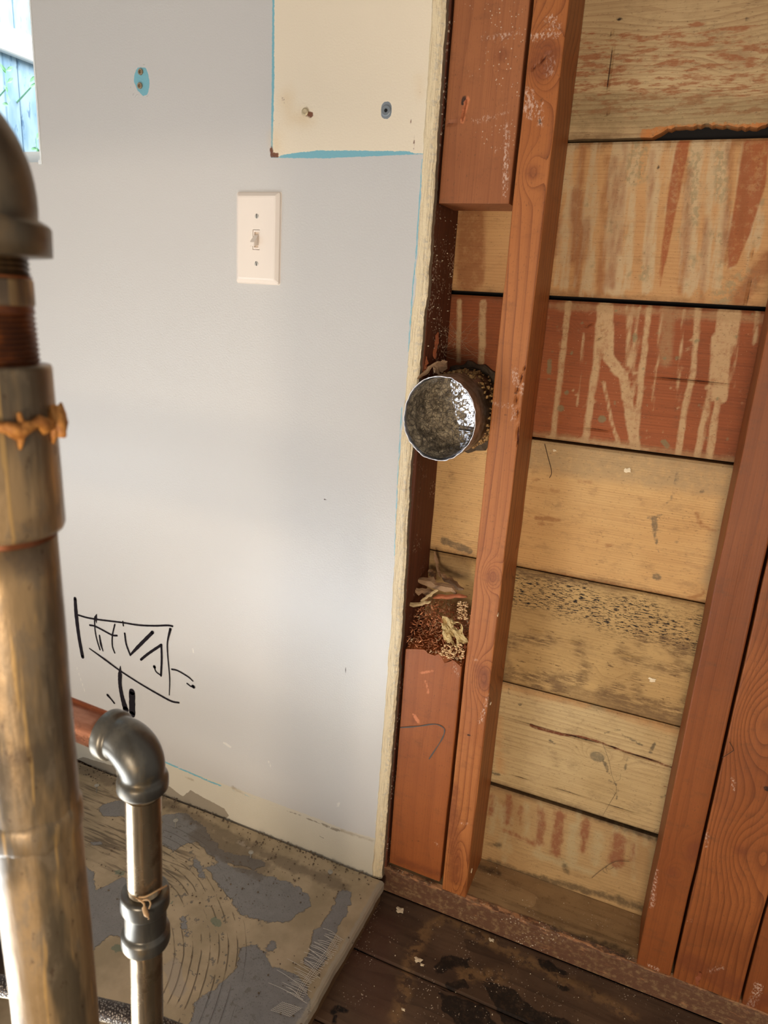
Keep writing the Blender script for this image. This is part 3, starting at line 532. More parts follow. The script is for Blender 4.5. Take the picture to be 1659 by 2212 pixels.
slab(mb, tu, tz, wpos, (0, .0105, 0), skip=lambda U, V: (U < WX) & (U > -1.7) & (V > WZ) & (V < 1.85),
    tear=wP(tear), patch=wP(outer), patch_in=wP(inner), base=wP(base),
    tealb=wP(CAPS(w4, MM/3.16, [([(1365, 1160), (1345, 1400), (1330, 1660), (1300, 2000), (1285, 2212)], 7)])),
    tealt=wP(CAPS(w0, MM, [([(912, 345), (904, 470), (890, 640), (882, 760)], 2.5), ([(868, 880), (858, 1060), (852, 1200)], 3)])),
    tealc=wP(CAPS(w3, MM/2.212, [([(440, 208), (460, 215), (600, 275), (720, 326)], 13), ([(700, 318), (860, 378), (930, 400)], 4)])),
    putty=wP(POLY(w3, [[(430, 318), (480, 330), (540, 378), (578, 346), (650, 388), (740, 436), (764, 470), (745, 486), (600, 450), (420, 380)], [(20, 175), (220, 235), (225, 300), (20, 230)], [(930, 402), (1300, 540), (1300, 552), (1000, 430)]])),
    basedirt=wP(CAPS(w3, MM/2.212, [([(780, 335), (830, 362)], 18), ([(760, 485), (900, 570), (1200, 690)], 14), ([(555, 285), (590, 300)], 8), ([(1300, 540), (1450, 590)], 16)])),
    plug=wP(POLY(w1, [[(820, 405), (870, 405), (885, 440), (895, 500), (885, 560), (855, 575), (820, 540), (800, 480), (805, 440)]])),
    scuff=wP(CAPS(w3, MM/2.212, [([(740, 122), (768, 140)], 18), ([(952, 212), (965, 240)], 12), ([(1284, 398), (1280, 430)], 9)]) + CAPS(w0, MM, [([(165, 1440), (185, 1500)], 4), ([(415, 1400), (418, 1410)], 5), ([(505, 1293), (512, 1294)], 4), ([(735, 1730), (730, 1742)], 4)])),
    halo=wP(CAPS(w4, MM/3.16, [([(440, 660), (460, 800), (580, 810)], 70), ([(360, 920), (370, 1000)], 60), ([(1350, 540), (1350, 640)], 10)])),
    rust=wP(CAPS(w4, MM/3.16, [([(415, 665), (418, 700)], 14), ([(580, 775), (605, 785)], 32), ([(550, 745), (552, 765)], 10), ([(350, 825)], 14), ([(385, 840), (383, 870)], 10), ([(336, 1010), (340, 1060), (375, 1060)], 26), ([(1287, 820), (1290, 850)], 7), ([(1312, 880), (1306, 1020)], 5), ([(1351, 630)], 8), ([(424, 120)], 8)])),
    grey=wP(CAPS(w4, MM/3.16, [([(1120, 735), (1120, 770)], 70)])),
    dot=wP(CAPS(w4, MM/3.16, [([(1119, 753)], 22), ([(812, 356)], 13), ([(657, 208)], 7), ([(582, 404)], 6), ([(614, 376)], 6), ([(646, 456)], 6), ([(620, 436)], 5), ([(746, 675)], 6), ([(1220, 934)], 6), ([(720, 705)], 5), ([(409, 792)], 6), ([(300, 1150), (330, 1148)], 4), ([(1184, 1858)], 6)]) + CAPS(w0, MM, [([(350, 676)], 2.5), ([(361, 675)], 2.5), ([(372, 674)], 2.5), ([(735, 2150/1)], 1), ([(746, 1440), (748, 1480)], 2), ([(700, 1078), (705, 1080)], 3), ([(735, 1100), (738, 1110)], 2), ([(690, 1805), (700, 1812)], 3)])),
    ringm=wP(CAPS(w1, MM/2.765, [([(780, 520), (790, 565), (815, 590), (850, 595), (880, 580), (905, 530)], 5), ([(790, 540), (815, 568), (845, 572)], 4), ([(820, 385), (845, 380), (872, 392)], 5), ([(822, 405), (820, 440), (845, 452)], 4)])))
wl = mb.build('wall_left', m_wall, kind='structure', smooth=False)
# anchors in the blue spot
for k, (x, y) in enumerate(((842, 430), (838, 513))):
    mb = MB(); c = PW(*cr((x, y), c1), 0); a = c+[0, -.0022, 0]
    lathe(mb, c+[0, .004, 0], a, [(0, .0038), (.0058, .0040), (.0062, .0034), (.0060, .0022), (.0042, .0018), (.0042, .0002)], 20)
    mb.build('wall_anchor', plain('anchor_grey_tan', (150, 128, 100), .5, .2, .3, 500), wl, label='tan screw anchor set in the blue spot')
mb = MB(); c = PW(*cr((1119, 755), c4), 0); lathe(mb, c+[0, .003, 0], c+[0, -.0012, 0], [(0, .006), (.0036, .0064), (.0042, .0052), (.0040, .0022), (.0030, .0018)], 24); an = mb.build('hollow_anchor', plain('grey_anchor', (128, 134, 138), .4, .3, .1, 200), wl, label='grey hollow wall anchor in the cream patch')
mb = MB(); lathe(mb, c+[0, -.0002, 0], c+[0, -.0011, 0], [(0, .0020), (.0009, .0020)], 16); mb.build('anchor_hole', plain('hole_black', (14, 13, 13), .9), an)
mb = MB(); c = PW(*cr((567, 765), c4), 0); lathe(mb, c+[0, .003, 0], c+[0, -.002, 0], [(0, .004), (.0042, .0048), (.005, .003), (.0046, .001)], 20); mb.build('screw_head', plain('cream_screw', (196, 176, 140), .4, .3, .2, 500), wl, label='cream painted screw head in a rust stain')
# marker drawing
c8b = (120, 1260, 4.879)
strokes = [([(208, 160), (220, 330), (248, 560), (287, 775)], [26, 34, 30, 30]), ([(245, 335), (330, 360), (430, 378), (560, 395), (710, 413), (880, 440), (1050, 447), (1180, 443), (1235, 452)], 13), ([(436, 326), (424, 360), (434, 418)], [6, 30, 4]),
    ([(412, 370), (420, 500), (440, 600), (470, 698)], 12), ([(465, 548), (480, 640), (502, 712)], [12, 20, 8]), ([(363, 440), (420, 452), (510, 498), (600, 545), (650, 550)], 14), ([(627, 433), (602, 550), (602, 660), (626, 732)], 13), ([(712, 402), (717, 446)], 12),
    ([(732, 528), (748, 640), (790, 755)], 16), ([(790, 755), (870, 670), (1024, 516)], [14, 26, 26]), ([(903, 803), (980, 740), (1117, 648)], 20), ([(1117, 648), (1121, 800), (1113, 972)], 18), ([(1113, 970), (1062, 930), (1042, 880)], 11), ([(1044, 878), (1046, 884)], 24),
    ([(1212, 482), (1182, 620), (1185, 760), (1205, 1000), (1201, 1176)], [22, 13, 12, 11, 8]), ([(360, 686), (520, 800), (690, 925), (900, 1060), (1080, 1165), (1220, 1240), (1302, 1257)], [8, 16, 13, 13, 14, 14, 12]), ([(686, 872), (682, 960), (682, 1060), (703, 1190), (742, 1330)], [6, 36, 32, 36, 50]),
    ([(808, 1143), (810, 1380)], 54), ([(550, 1176), (590, 1222), (622, 1262)], [20, 12, 14]), ([(1228, 905), (1290, 920), (1400, 985), (1450, 1030)], [13, 11, 11, 8]), ([(1388, 1054), (1430, 1086), (1462, 1090)], 10), ([(1448, 1084), (1458, 1092)], [24, 24])]
mb = MB()
for i, (p, wd) in enumerate(strokes):
    q = [PW(*cr(a, c8b), 0) for a in p]; n = 8; qq = spl(q, n) if len(q) > 2 and i not in (2,) else [q[0]+(q[-1]-q[0])*t for t in np.linspace(0, 1, n+1)] if len(q) == 2 else q
    W = np.interp(np.linspace(0, 1, len(qq)), np.linspace(0, 1, len(p)), wd if isinstance(wd, list) else [wd]*len(p))
    s = .00122*np.linalg.norm(q[0]-CAM)/1.35/4.879*1.0
    ribbon(mb, qq, [x*s*(1+.06*math.sin(k*2.3+i)) for k, x in enumerate(W)], (0, -1, 0), .0006+.00001*i)
g = G('black_marker'); m_ink = g.fin(g.mix(g.noise((1, 1, 1), 900, 2), lin((26, 22, 26)), lin((40, 35, 39))), .9, None, None, .1)
mb.build('marker_writing', m_ink, wl, label='black marker box lettered HVA with an arrow below')

# light switch
ctr = PW(554.6, 518, -.006); px0, px1 = PW(511.5, 515, -.001)[0], PW(606.5, 515, -.001)[0]; pz0, pz1 = PW(557, 613.5, -.001)[2], PW(557, 414.5, -.001)[2]
sc_ = (px0+px1)/2; sx, sz = sc_, ctr[2]
m_plate = plain('ivory_white_plastic', (236, 222, 208), .28, 0, .02, 20)
sw = empty('light_switch', (sc_, -.0005, pz0), 'almond white toggle light switch screwed to the grey plasterboard', 'light switch')
mb = MB(); lv = [(0, 0.0), (.0006, .0), (.0012, .0028), (.0042, .0052), (.0056, .0062), (.0078, .0065)]
hw, hh = (px1-px0)/2, (pz1-pz0)/2; zc = (pz0+pz1)/2; V = []
sw_, sh_ = .0056, .0128
for ins, dy in lv:
    a, b = hw-ins, hh-ins; rr = .0015; V += [(sc_+sxn*(a-(rr if k else 0)), -.0003-dy, zc+szn*(b-(0 if k else rr))) for sxn, szn, k in ((-1, -1, 0), (-1, -1, 1), (1, -1, 1), (1, -1, 0), (1, 1, 0), (1, 1, 1), (-1, 1, 1), (-1, 1, 0))]
n = 8; f = [(l*n+k, l*n+(k+1) % n, (l+1)*n+(k+1) % n, (l+1)*n+k) for l in range(len(lv)-1) for k in range(n)]
# inner slot ring
base_i = len(V); yf = -.0003-.0065
V += [(sx-sw_, yf, sz-sh_), (sx+sw_, yf, sz-sh_), (sx+sw_, yf, sz+sh_), (sx-sw_, yf, sz+sh_)]; V += [(x, yf+.003, z) for x, _, z in V[-4:]]
o = (len(lv)-1)*n
f += [(o+1, o+2, base_i+1, base_i), (o+2, o+3, base_i+1), (o+3, o+4, base_i+2, base_i+1), (o+4, o+5, base_i+2), (o+5, o+6, base_i+3, base_i+2), (o+6, o+7, base_i+3), (o+7, o+0, base_i, base_i+3), (o+0, o+1, base_i)]
f += [(base_i+k, base_i+(k+1) % 4, base_i+4+(k+1) % 4, base_i+4+k) for k in range(4)]
mb.add(V, f); mb.build('cover_plate', m_plate, sw)
mb = MB(); yb = yf+.0006; a, b = sw_-.0005, sh_-.0006; c, d = .0036, .0098
for z0_, z1_, x0_, x1_ in ((-b, b, -a, -c), (-b, b, c, a), (-b, -d, -c, c), (d, b, -c, c)): box(mb, (sx+x0_, yb, sz+z0_), (sx+x1_, yb+.006, sz+z1_))
box(mb, (sx-c, yb+.004, sz-d), (sx+c, yb+.0065, sz+d)); mb.build('switch_frame', m_plate, sw)
mb = MB(); q = PW(545, 536, -.0175); t = np.array([sx, -.0165, sz-.0062])
def tog(y, zc_, w_, h_): return [(sx-w_, y, zc_-h_), (sx+w_, y, zc_-h_), (sx+w_, y, zc_+h_), (sx-w_, y, zc_+h_)]
V = tog(yb+.004, sz+.0010, .0031, .0072)+tog(yb-.001, sz-.0006, .0031, .0062)+tog(yb-.0095, sz-.0058, .0034, .0030)+tog(yb-.0104, sz-.0062, .0028, .0022)
mb.add(V, [(l*4+k, l*4+(k+1) % 4, l*4+4+(k+1) % 4, l*4+4+k) for l in range(3) for k in range(4)]+[(12, 13, 14, 15)]); mb.build('toggle', m_plate, sw)
m_scr = plain('painted_steel_screw', (205, 198, 188), .3, .5, .05)
for (x, y) in ((554.9, 467), (554.0, 569.5)):
    c = PW(x, y, yf); mb = MB(); h = []
    lathe(mb, (c[0], yf+.001, c[2]), (c[0], yf-.001, c[2]), [(0, .0030), (.0012, .0030), (.0017, .0023), (.00175, .001)], 24); s_ = mb.build('plate_screw', m_scr, sw)
    mb = MB(); ribbon(mb, [np.array([c[0]-.0006, yf-.00076, c[2]+.0026]), np.array([c[0]+.0006, yf-.00076, c[2]-.0026])], .0009, (0, -1, 0), .0001); mb.build('slot', plain('slot_shadow_grey', (60, 54, 48), .8), s_)

# ================================================================== window and yard
win = MB(); WH = white = plain('white_window_paint', (240, 242, 240), .5, 0, .03)
zr = PW(60, 331, .085)[2]
box(win, (-1.7, .013, 1.03), (WX+.002, .1, WZ+.001)); box(win, (-1.7, .075, WZ), (WX+.002, .1, zr)); box(win, (-1.70, .013, WZ), (-1.66, .1, 1.85)); box(win, (-1.7, .013, 1.81), (WX, .1, 1.85)); box(win, (WX-.0022, -.0012, WZ-.003), (WX+.0004, .1, 1.85)); box(win, (WX-.006, -.0012, WZ-.003), (WX-.002, .013, WZ+.003))
win.build('window_1', WH, kind='structure')
FXp = -2.2
gf = G('pale_blue_fence_paint'); p = gf.xyz()
pl = gf.math('FRACT', gf.math('MULTIPLY', p[1], 7.0)); gr = gf.ramp(gf.math('ABSOLUTE', gf.math('SUBTRACT', pl, .5)), .46, .49)
nn = gf.noise((1, 9, 3), 1, 4, .65); cc = gf.mix(gf.ramp(nn, .35, .65), lin((136, 172, 200)), lin((182, 208, 222)))
cc = gf.mix(gf.ramp(gf.noise((1, 60, 14), 1, 3, .7, off=4), .6, .68, 0, .7), cc, lin((70, 110, 150)))
cc = gf.mix(gf.math('MULTIPLY', gr, .5), cc, lin((80, 120, 150)))
m_f = gf.fin(cc, .7)
fe = empty('yard_fence', (FXp, 1.2, -.1), 'pale blue board fence with a white rail, seen through the window', 'fence')
a0, a1 = PX(0, 50, FXp+.03), PX(74, 77, FXp+.03); b0, b1 = PX(0, 110, FXp+.03), PX(77, 131, FXp+.03)
zt = (a0[2]+a1[2])/2; zb_ = (b0[2]+b1[2])/2
mb = MB()
for k in range(22): box(mb, (FXp-.02, .2+k*.143, -.1), (FXp, .2+k*.143+.14, 3.2), .002)
mb.build('fence_boards', m_f, fe)
mb = MB(); box(mb, (FXp, .2, zb_), (FXp+.03, 3.3, zt), .004); mb.build('fence_rail', white, fe, label='white fence rail')
lf = plain('young_leaf_green', (150, 210, 160), .5, 0, .3, 30)
for (px_, py_, n_, vl) in ((12, 150, 7, 'leafy sprig under the white fence rail at the left picture edge'), (74, 140, 6, 'leafy sprig right under the white fence rail, beside the wall opening edge'), (78, 300, 8, 'lowest leafy sprig in the bottom right corner of the window')):
    mb = MB(); c = PX(px_, py_, FXp+.10)
    zlow = c[2]-.10
    sweep(mb, [np.array([FXp+.001, c[1]+.01, zlow]), c-[0, 0, .05], c], [.003, .002, .001], 5)
    for k in range(n_):
        a = random.uniform(0, 6.3); L = random.uniform(.02, .04); t0 = c-np.array([0, 0, random.uniform(0, .1)]); dr = np.array([.3*math.cos(a*2), math.cos(a), .35+math.sin(a)]); dr /= np.linalg.norm(dr); s = np.cross(dr, (1, 0, 0)); s /= np.linalg.norm(s)
        mb.add([t0, t0+dr*L*.35+s*L*.2+[.004, 0, 0], t0+dr*L*.75+s*L*.14, t0+dr*L, t0+dr*L*.75-s*L*.14, t0+dr*L*.35-s*L*.2+[.004, 0, 0]], [(0, 1, 2, 3), (0, 3, 4, 5)])
    mb.build('leafy_vine', lf, label=vl, cat='plant', group='sprigs against the blue fence')

# ================================================================== floor
ZF = -.035
c7b = (560, 2000, 3.77)
f7 = lambda p: floor2(p, ZF, c7); f7b = lambda p: floor2(p, ZF, c7b)
m_floor = wood('old_dark_floorboards', (104, 80, 60), (80, 60, 45), (50, 36, 27), 'x', .009, .45, seed=61, warp=1.2, fib=.5, rough=.5, blot=9, lays=[
    ('red', (84, 54, 41), 25, 25, (12, 12, 12), .6), ('tan', (142, 108, 70), 10, 16, (40, 40, 40), .7, (60, 60, 60), .46), ('tar', (26, 22, 19), 2, 9, (70, 70, 70), .92), ('hole', (14, 10, 8), 2, 3, (120, 120, 120)), ('crack', (12, 9, 7), .8, .4, (90, 90, 90))], flecks=.22,
    specks=[((120, 260, 120), .66, (40, 26, 18), None, .6)])
mb = MB()
FT = dict(
    red=CAPS(f7, MM/1.887, [([(60, 960), (30, 1100), (60, 1250)], 190)]),
    tan=CAPS(f7, MM/1.887, [([(420, 860), (260, 960), (190, 1090), (170, 1250), (140, 1344)], 60), ([(330, 900), (700, 1100), (1100, 1300)], 50), ([(420, 1140), (560, 1150)], 60)]),
    tar=POLY(f7, [[(300, 1110), (340, 1066), (440, 1075), (440, 1110), (370, 1120), (310, 1140)], [(340, 1180), (420, 1160), (440, 1195), (360, 1210)], [(320, 1215), (500, 1262), (560, 1360), (420, 1370), (330, 1290)], [(480, 1160), (620, 1200), (700, 1280), (960, 1380), (600, 1380), (540, 1250)], [(700, 1060), (760, 1080), (840, 1140), (740, 1120)], [(800, 1180), (860, 1200), (820, 1210)]]),
    hole=CAPS(f7b, MM/3.77, [([(600, 700), (640, 670), (700, 690)], 50), ([(620, 740), (610, 790)], 36)]),
    crack=CAPS(f7b, MM/3.77, [([(720, 150), (1250, 400), (1400, 455), (1560, 560)], 14), ([(1400, 455), (1659, 620)], 6)]))
for ya, yb2 in ((-.1055, .0125), (-.2268, -.1075), (-.348, -.229), (-.469, -.350)):
    slab(mb, np.arange(-.36, .9, .004), np.linspace(ya, yb2, 34), lambda U, V: np.stack([U, V, ZF+.0005*vn(U*20, V*50)-.0012*np.clip(1-np.minimum(V-ya, yb2-V)/.003, 0, 1)], 1), (0, 0, -.02), **FT)
mb.build('floor', m_floor, kind='structure')
mb = MB(); box(mb, (-2.3, -1.8, -.09), (1.0, .2, -.06)); mb.build('floor_base', plain('dark_subfloor', (30, 22, 17), .9), kind='structure')
# cement board over plywood
ce = empty('cement_board', (-.9, -.55, ZF), 'grey cement board floor panel smeared with tan adhesive, broken edge towards the dark floorboards', 'floor panel')
c3 = lambda p: floor2(p, 0, c3b)
arc = floor2([(560, 640), (700, 850), (780, 1050), (780, 1250), (700, 1400)], 0, c3b)
A_ = np.c_[2*arc, np.ones(5)]; sol = np.linalg.lstsq(A_, (arc**2).sum(1), rcond=None)[0]; AC = sol[:2]
g = G('adhesive_smeared_cement'); p = g.xyz()
rx_ = g.math('SUBTRACT', p[0], float(AC[0])); ry_ = g.math('SUBTRACT', p[1], float(AC[1]))
rad = g.math('SQRT', g.math('ADD', g.math('MULTIPLY', rx_, rx_), g.math('MULTIPLY', ry_, ry_)))
n1 = g.noise((1, 1, 1), 9, 3); tr = g.math('FRACT', g.math('ADD', g.math('MULTIPLY', rad, 1/.0125), g.math('MULTIPLY', n1, .9)))
gro = g.math('MULTIPLY', g.ramp(g.math('ABSOLUTE', g.math('SUBTRACT', tr, .5)), .40, .49), g.ramp(g.noise((1, 1, 1), 22, 3, .6, off=4), .42, .55))
gro = g.math('MULTIPLY', gro, g.ramp(g.attr('arcs'), -10, 15))
st2 = g.noise((16, 230, 16), 1, 3, .6, off=6)
tan = g.mix(g.ramp(g.noise((1, 1, 1), 12, 4, .6), .35, .65), lin((184, 162, 130)), lin((158, 139, 108)))
tan = g.mix(g.math('MULTIPLY', g.ramp(st2, .48, .62, 0, .85), g.ramp(g.attr('streak'), -20, 20)), tan, lin((100, 84, 64)))
tan = g.mix(g.math('MULTIPLY', gro, .65), tan, lin((88, 74, 58)))
sp = g.ramp(g.noise((1, 1, 1), 500, 3, .7, off=3), .56, .68)
gc = g.mix(g.noise((1, 1, 1), 60, 4, .6), lin((144, 140, 136)), lin((119, 115, 111))); gc = g.mix(g.math('MULTIPLY', sp, .5), gc, lin((62, 56, 50)))
gx = g.math('MULTIPLY_ADD', g.math('SUBTRACT', g.noise((1, 1, 1), 55, 5, .65, off=8), .5), 22.0, g.attr('grey'))
col = g.mix(g.ramp(gx, -.8, .8), tan, gc)
bits = g.math('MULTIPLY', g.ramp(g.noise((1, 1, 1), 75, 4, .7, off=12), .605, .625), g.ramp(g.attr('arcs'), -60, 10))
col = g.mix(g.math('MULTIPLY', bits, .8), col, lin((104, 96, 86)))
col = g.layers(col, [('dirt', lin((96, 80, 62)), 12, 16, (60, 60, 60), .6), ('green', lin((84, 110, 92)), 1.5, 5, (200, 200, 200), .6), ('edge', lin((164, 152, 132)), 3, 4, (120, 120, 120), .8), ('pale', lin((168, 152, 132)), 4, 8, (80, 80, 80), .7)])
dd = g.ramp(g.vor((1, 1, 1), 140), .1, .06, 0, .8); dd = g.math('MULTIPLY', dd, g.ramp(g.noise((1, 1, 1), 20, 3, off=1), .52, .6)); col = g.mix(dd, col, lin((60, 50, 40)))
ew = g.ramp(g.vor((1, 1, 1), 170, off=3), .09, .05, 0, .8); ew = g.math('MULTIPLY', ew, g.ramp(g.noise((1, 1, 1), 16, 3, off=6), .56, .62)); col = g.mix(ew, col, lin((190, 178, 160)))
hh = g.math('ADD', g.math('MULTIPLY', g.ramp(gx, -1.5, 1.5), -1.0), g.math('MULTIPLY', gro, -.7))
m_cem = g.fin(col, .62, 0, g.bump(g.math('MULTIPLY', sp, .5), .3, .0006, g.bump(hh, .9, .0022)))
EX = -.3175
def epos(U, V):
    k = np.clip((U+.34)/.0225, 0, 1)
    X = U+k*(.0010*vn(V*30, 2.)+.0005*vn(V*110, 5.)-.0006)
    Z = -.0008+.0008*vn(U*16, V*16)-.0035*np.clip((U+.3215)/.004, 0, 1)**2+.0006*np.exp(-((U+.335)/.008)**2)*vn(V*60, 9.)
    return np.stack([X, V, Z], 1)
tuu = np.concatenate([np.arange(-1.7, -1.1, .02), np.arange(-1.1, -.345, .005), np.linspace(-.345, EX, 12)])
mb = MB()
slab(mb, tuu, np.arange(-.62, -.0035, .005), epos, (0, 0, -.0125),
    grey=POLY(c3, [[(650, 720), (720, 690), (900, 740), (1060, 790), (1150, 850), (1150, 900), (1050, 970), (960, 975), (830, 950), (760, 860), (700, 780)], [(820, 1090), (900, 1080), (960, 1190), (1090, 1230), (1150, 1330), (1130, 1520), (560, 1520), (600, 1360), (700, 1290), (800, 1200)],
        [(40, 690), (110, 730), (120, 830), (260, 760), (330, 860), (300, 1060), (190, 1045), (90, 1120), (20, 1110)], [(440, 470), (560, 450), (680, 560), (640, 590), (560, 600), (500, 640), (430, 600)], [(130, 430), (220, 390), (290, 400), (290, 470), (160, 470)], [(-60, 850), (30, 850), (30, 1000), (-60, 1000)]])+
        CAPS(c3, MM*1.25/2.212, [([(620, 560), (720, 660), (900, 700)], 60), ([(1320, 850), (1270, 960), (1200, 1060), (1170, 1160)], 70), ([(90, 600), (150, 600)], 16), ([(600, 680), (640, 760)], 20), ([(540, 960), (560, 1040)], 24), ([(960, 1085), (965, 1095)], 40)]),
    arcs=CAPS(c3, MM*1.25/2.212, [([(480, 620), (640, 900), (680, 1150), (620, 1330)], 300)]),
    streak=CAPS(c3, MM*1.25/2.212, [([(60, 400), (300, 620), (420, 700)], 300)]),
    dirt=CAPS(c3, MM*1.25/2.212, [([(20, 230), (450, 400), (900, 640), (1300, 800)], 60), ([(640, 560), (900, 720)], 120), ([(850, 620), (860, 660)], 50)]),
    green=CAPS(c3, MM*1.25/2.212, [([(690, 965), (710, 985)], 30), ([(230, 735), (250, 745)], 26), ([(220, 1095), (260, 1105)], 30), ([(880, 765)], 16), ([(490, 880)], 16)]),
    pale=CAPS(c3, MM*1.25/2.212, [([(490, 1180), (520, 1300)], 60), ([(810, 590), (850, 620)], 20)]),
    edge=(lambda P: (P[:, 0]+.325)*1000))
slab(mb, np.linspace(-1.7, EX, 12), np.linspace(-1.25, -.6205, 8), lambda U, V: np.stack([U, V, 0*U-.0008], 1), (0, 0, -.0125), grey=lambda P: np.full(len(P), 50.))
mb.build('cement_panel', m_cem, ce)
mb = MB(); slab(mb, np.arange(-1.7, -.319, .02), np.arange(-1.25, -.002, .02), lambda U, V: np.stack([U, V, 0*U-.0137], 1), (0, 0, -.0208)); mb.build('plywood_layer', wood('plywood_edge', (120, 92, 60), (98, 72, 46), (70, 48, 30), 'x', .003, .5, seed=71), ce)
# frayed fibreglass mesh along the edge
mb = MB(); Lq = floor2([(655, 95), (600, 190), (520, 290), (440, 400), (370, 500), (325, 600)], .001, c7b)
for k in range(46):
    t = k/45*(len(Lq)-1); i = min(int(t), len(Lq)-2); a = Lq[i]+(Lq[i+1]-Lq[i])*(t-i); L = random.uniform(.6, 1.1)*(.028 if k % 9 else .045)*(1.0 if k > 6 else .7)
    d = np.array([-1.0, .02+random.uniform(-.10, .14)]); d /= np.linalg.norm(d); pts = []
    for s in np.linspace(-.25, 1, 7): pts.append(np.array([a[0]+d[0]*L*s, a[1]+d[1]*L*s+.0012*math.sin(s*3+k), .0012+.0022*math.sin(max(s, 0)*2.4)]))
    sweep(mb, pts, .00026, 4)
for j in range(3):
    q = [np.array([a[0]-.001-j*.0025, a[1], .0022]) for a in Lq]; sweep(mb, spl(q, 4), .0003, 4)
w2 = floor2([(90, 690), (330, 700), (330, 720), (100, 650)], .001, c7b)
A0, B0 = floor2([(95, 690), (250, 740)], .001, c7b); 
for k in range(7): 
    o_ = np.array([.0035, .0075])*k*.35; sweep(mb, [np.array([*(A0+o_), .0015]), np.array([*((A0+B0)/2+o_), .002]), np.array([*(B0+o_), .0015])], .0002, 4)
for k in range(12):
    a = A0+(B0-A0)*k/11; sweep(mb, [np.array([*a, .0018]), np.array([*(a+[.008, .017]), .0018])], .0002, 4)
mb.build('mesh_tape', plain('white_glass_fibre', (196, 188, 174), .6), label='frayed white fibreglass mesh strands along the broken cement board edge', cat='mesh tape', kind='stuff')

# nails standing in the cement board
nm = plain('galvanized_nail', (170, 165, 155), .4, .6, .2, 400)
for (x, y, h, lb) in ((209, 1712, .016, 'upright nail in the cement board behind the big pipe'), (379, 1787, .015, 'upright nail right of the small pipe, near the wall base'), (541, 1852, .011, 'short dusty nail in the dirt by the grey patch, below the wall base'), (712, 1889, .006, 'nail lying tilted against the foot of the plasterboard near its corner')):
    c = PF(x, y, -.001); t = c+np.array([.001, 0, h]); mb = MB(); L = np.linalg.norm(t-c)
    lathe(mb, c, t, [(0, .0011), (L-.001, .0011), (L-.0009, .0042), (L, .0042), (L+.0006, .001)], 14); mb.build('roofing_nail', nm, label=lb, cat='nail', group='nails in the cement board')
# crumbs along the foot of the wall
def crumbs(name, n, fn, smin, smax, mat, label, cat='debris', parent=None):
    mb = MB()
    for k in range(n):
        c = np.array(fn()); s = random.uniform(smin, smax)*random.choice((1, 1, .6)); v = rs.randn(8, 3); v /= np.linalg.norm(v, axis=1)[:, None]
        v = np.array([(a, b, cc_) for a in (-1, 1) for b in (-1, 1) for cc_ in (-1, 1)])*.6+v*.3; mb.add(c+[0, 0, s*.4]+v*s*np.array([1, 1, .6]), [(0, 1, 3, 2), (4, 6, 7, 5), (0, 4, 5, 1), (2, 3, 7, 6), (0, 2, 6, 4), (1, 5, 7, 3)])
    return mb.build(name, mat, label=label, cat=cat, kind='stuff', parent=parent)
def near_wall():
    t = random.random(); p_ = PF(165+t*640, 1645+t*250, 0); return [p_[0]+random.uniform(-.01, .01), min(-.004, -abs(random.gauss(0, .018))), 0]
crumbs('wall_base_grit', 230, near_wall, .0007, .0022, plain('grey_brown_grit', (100, 84, 66), .9, 0, .5, 300), 'grey-brown grit scattered along the foot of the plasterboard')
crumbs('cement_board_grit', 330, lambda: (lambda q: [q[0]+random.gauss(0, .02), min(-.006, q[1]+random.gauss(0, .02)), 0])(PF(random.choice((random.uniform(180, 790), random.uniform(480, 760))), random.choice((random.uniform(1700, 2190), random.uniform(1800, 1960))), 0)) , .0005, .0018, bpy.data.materials['grey_brown_grit'], 'brown grit and adhesive bits scattered over the cement board')
crumbs('plaster_dust', 170, lambda: [random.uniform(-.30, .25), random.uniform(-.33, .01), ZF], .0004, .0011, plain('plaster_white', (206, 190, 160), .9), 'tiny white plaster crumbs over the dark floorboards')
crumbs('plate_dust', 90, lambda: [random.uniform(-.32, .24), random.choice((random.uniform(.014, .02), random.uniform(.02, .1))), zP], .0004, .001, bpy.data.materials['plaster_white'], 'tiny plaster crumbs on the bottom plate')
# larger flakes
fl = [((864, 1966), 'F', .0085, 'folded cream plaster flake on the dark floorboards nearest the cement board'), ((1061, 2030), 'F', .0052, 'oval cream flake on the floor close to the bottom plate'), ((903, 2073), 'F', .0072, 'cream flake with small crumbs in the middle of the dark floor'), ((912, 2084), 'F', .0034, 'small cream crumb touching the flake on the dark floor'), ((871, 2180), 'F', .0036, 'small white seed-like crumb at the bottom picture edge'),
      ((1355, 1016), 'B', .0055, 'heart-shaped cream flake stuck to the clean pine board'), ((1409, 1469), 'B', .0055, 'cream flake stuck to the mouldy board'), ((1198, 973), 'B', .003, 'tiny cream flake high on the clean pine board by the stud'), ((1076, 1328), 'S', .0038, 'cream flake on the side arris of the stud, level with the wood shreds'), ((1060, 1520), 'S', .003, 'cream flake low on the dark side of the stud'), ((1019, 1880), 'S', .0045, 'round cream flake at the stud foot')]
mfl = plain('cream_plaster_flake', (232, 212, 176), .8, 0, .1, 300)
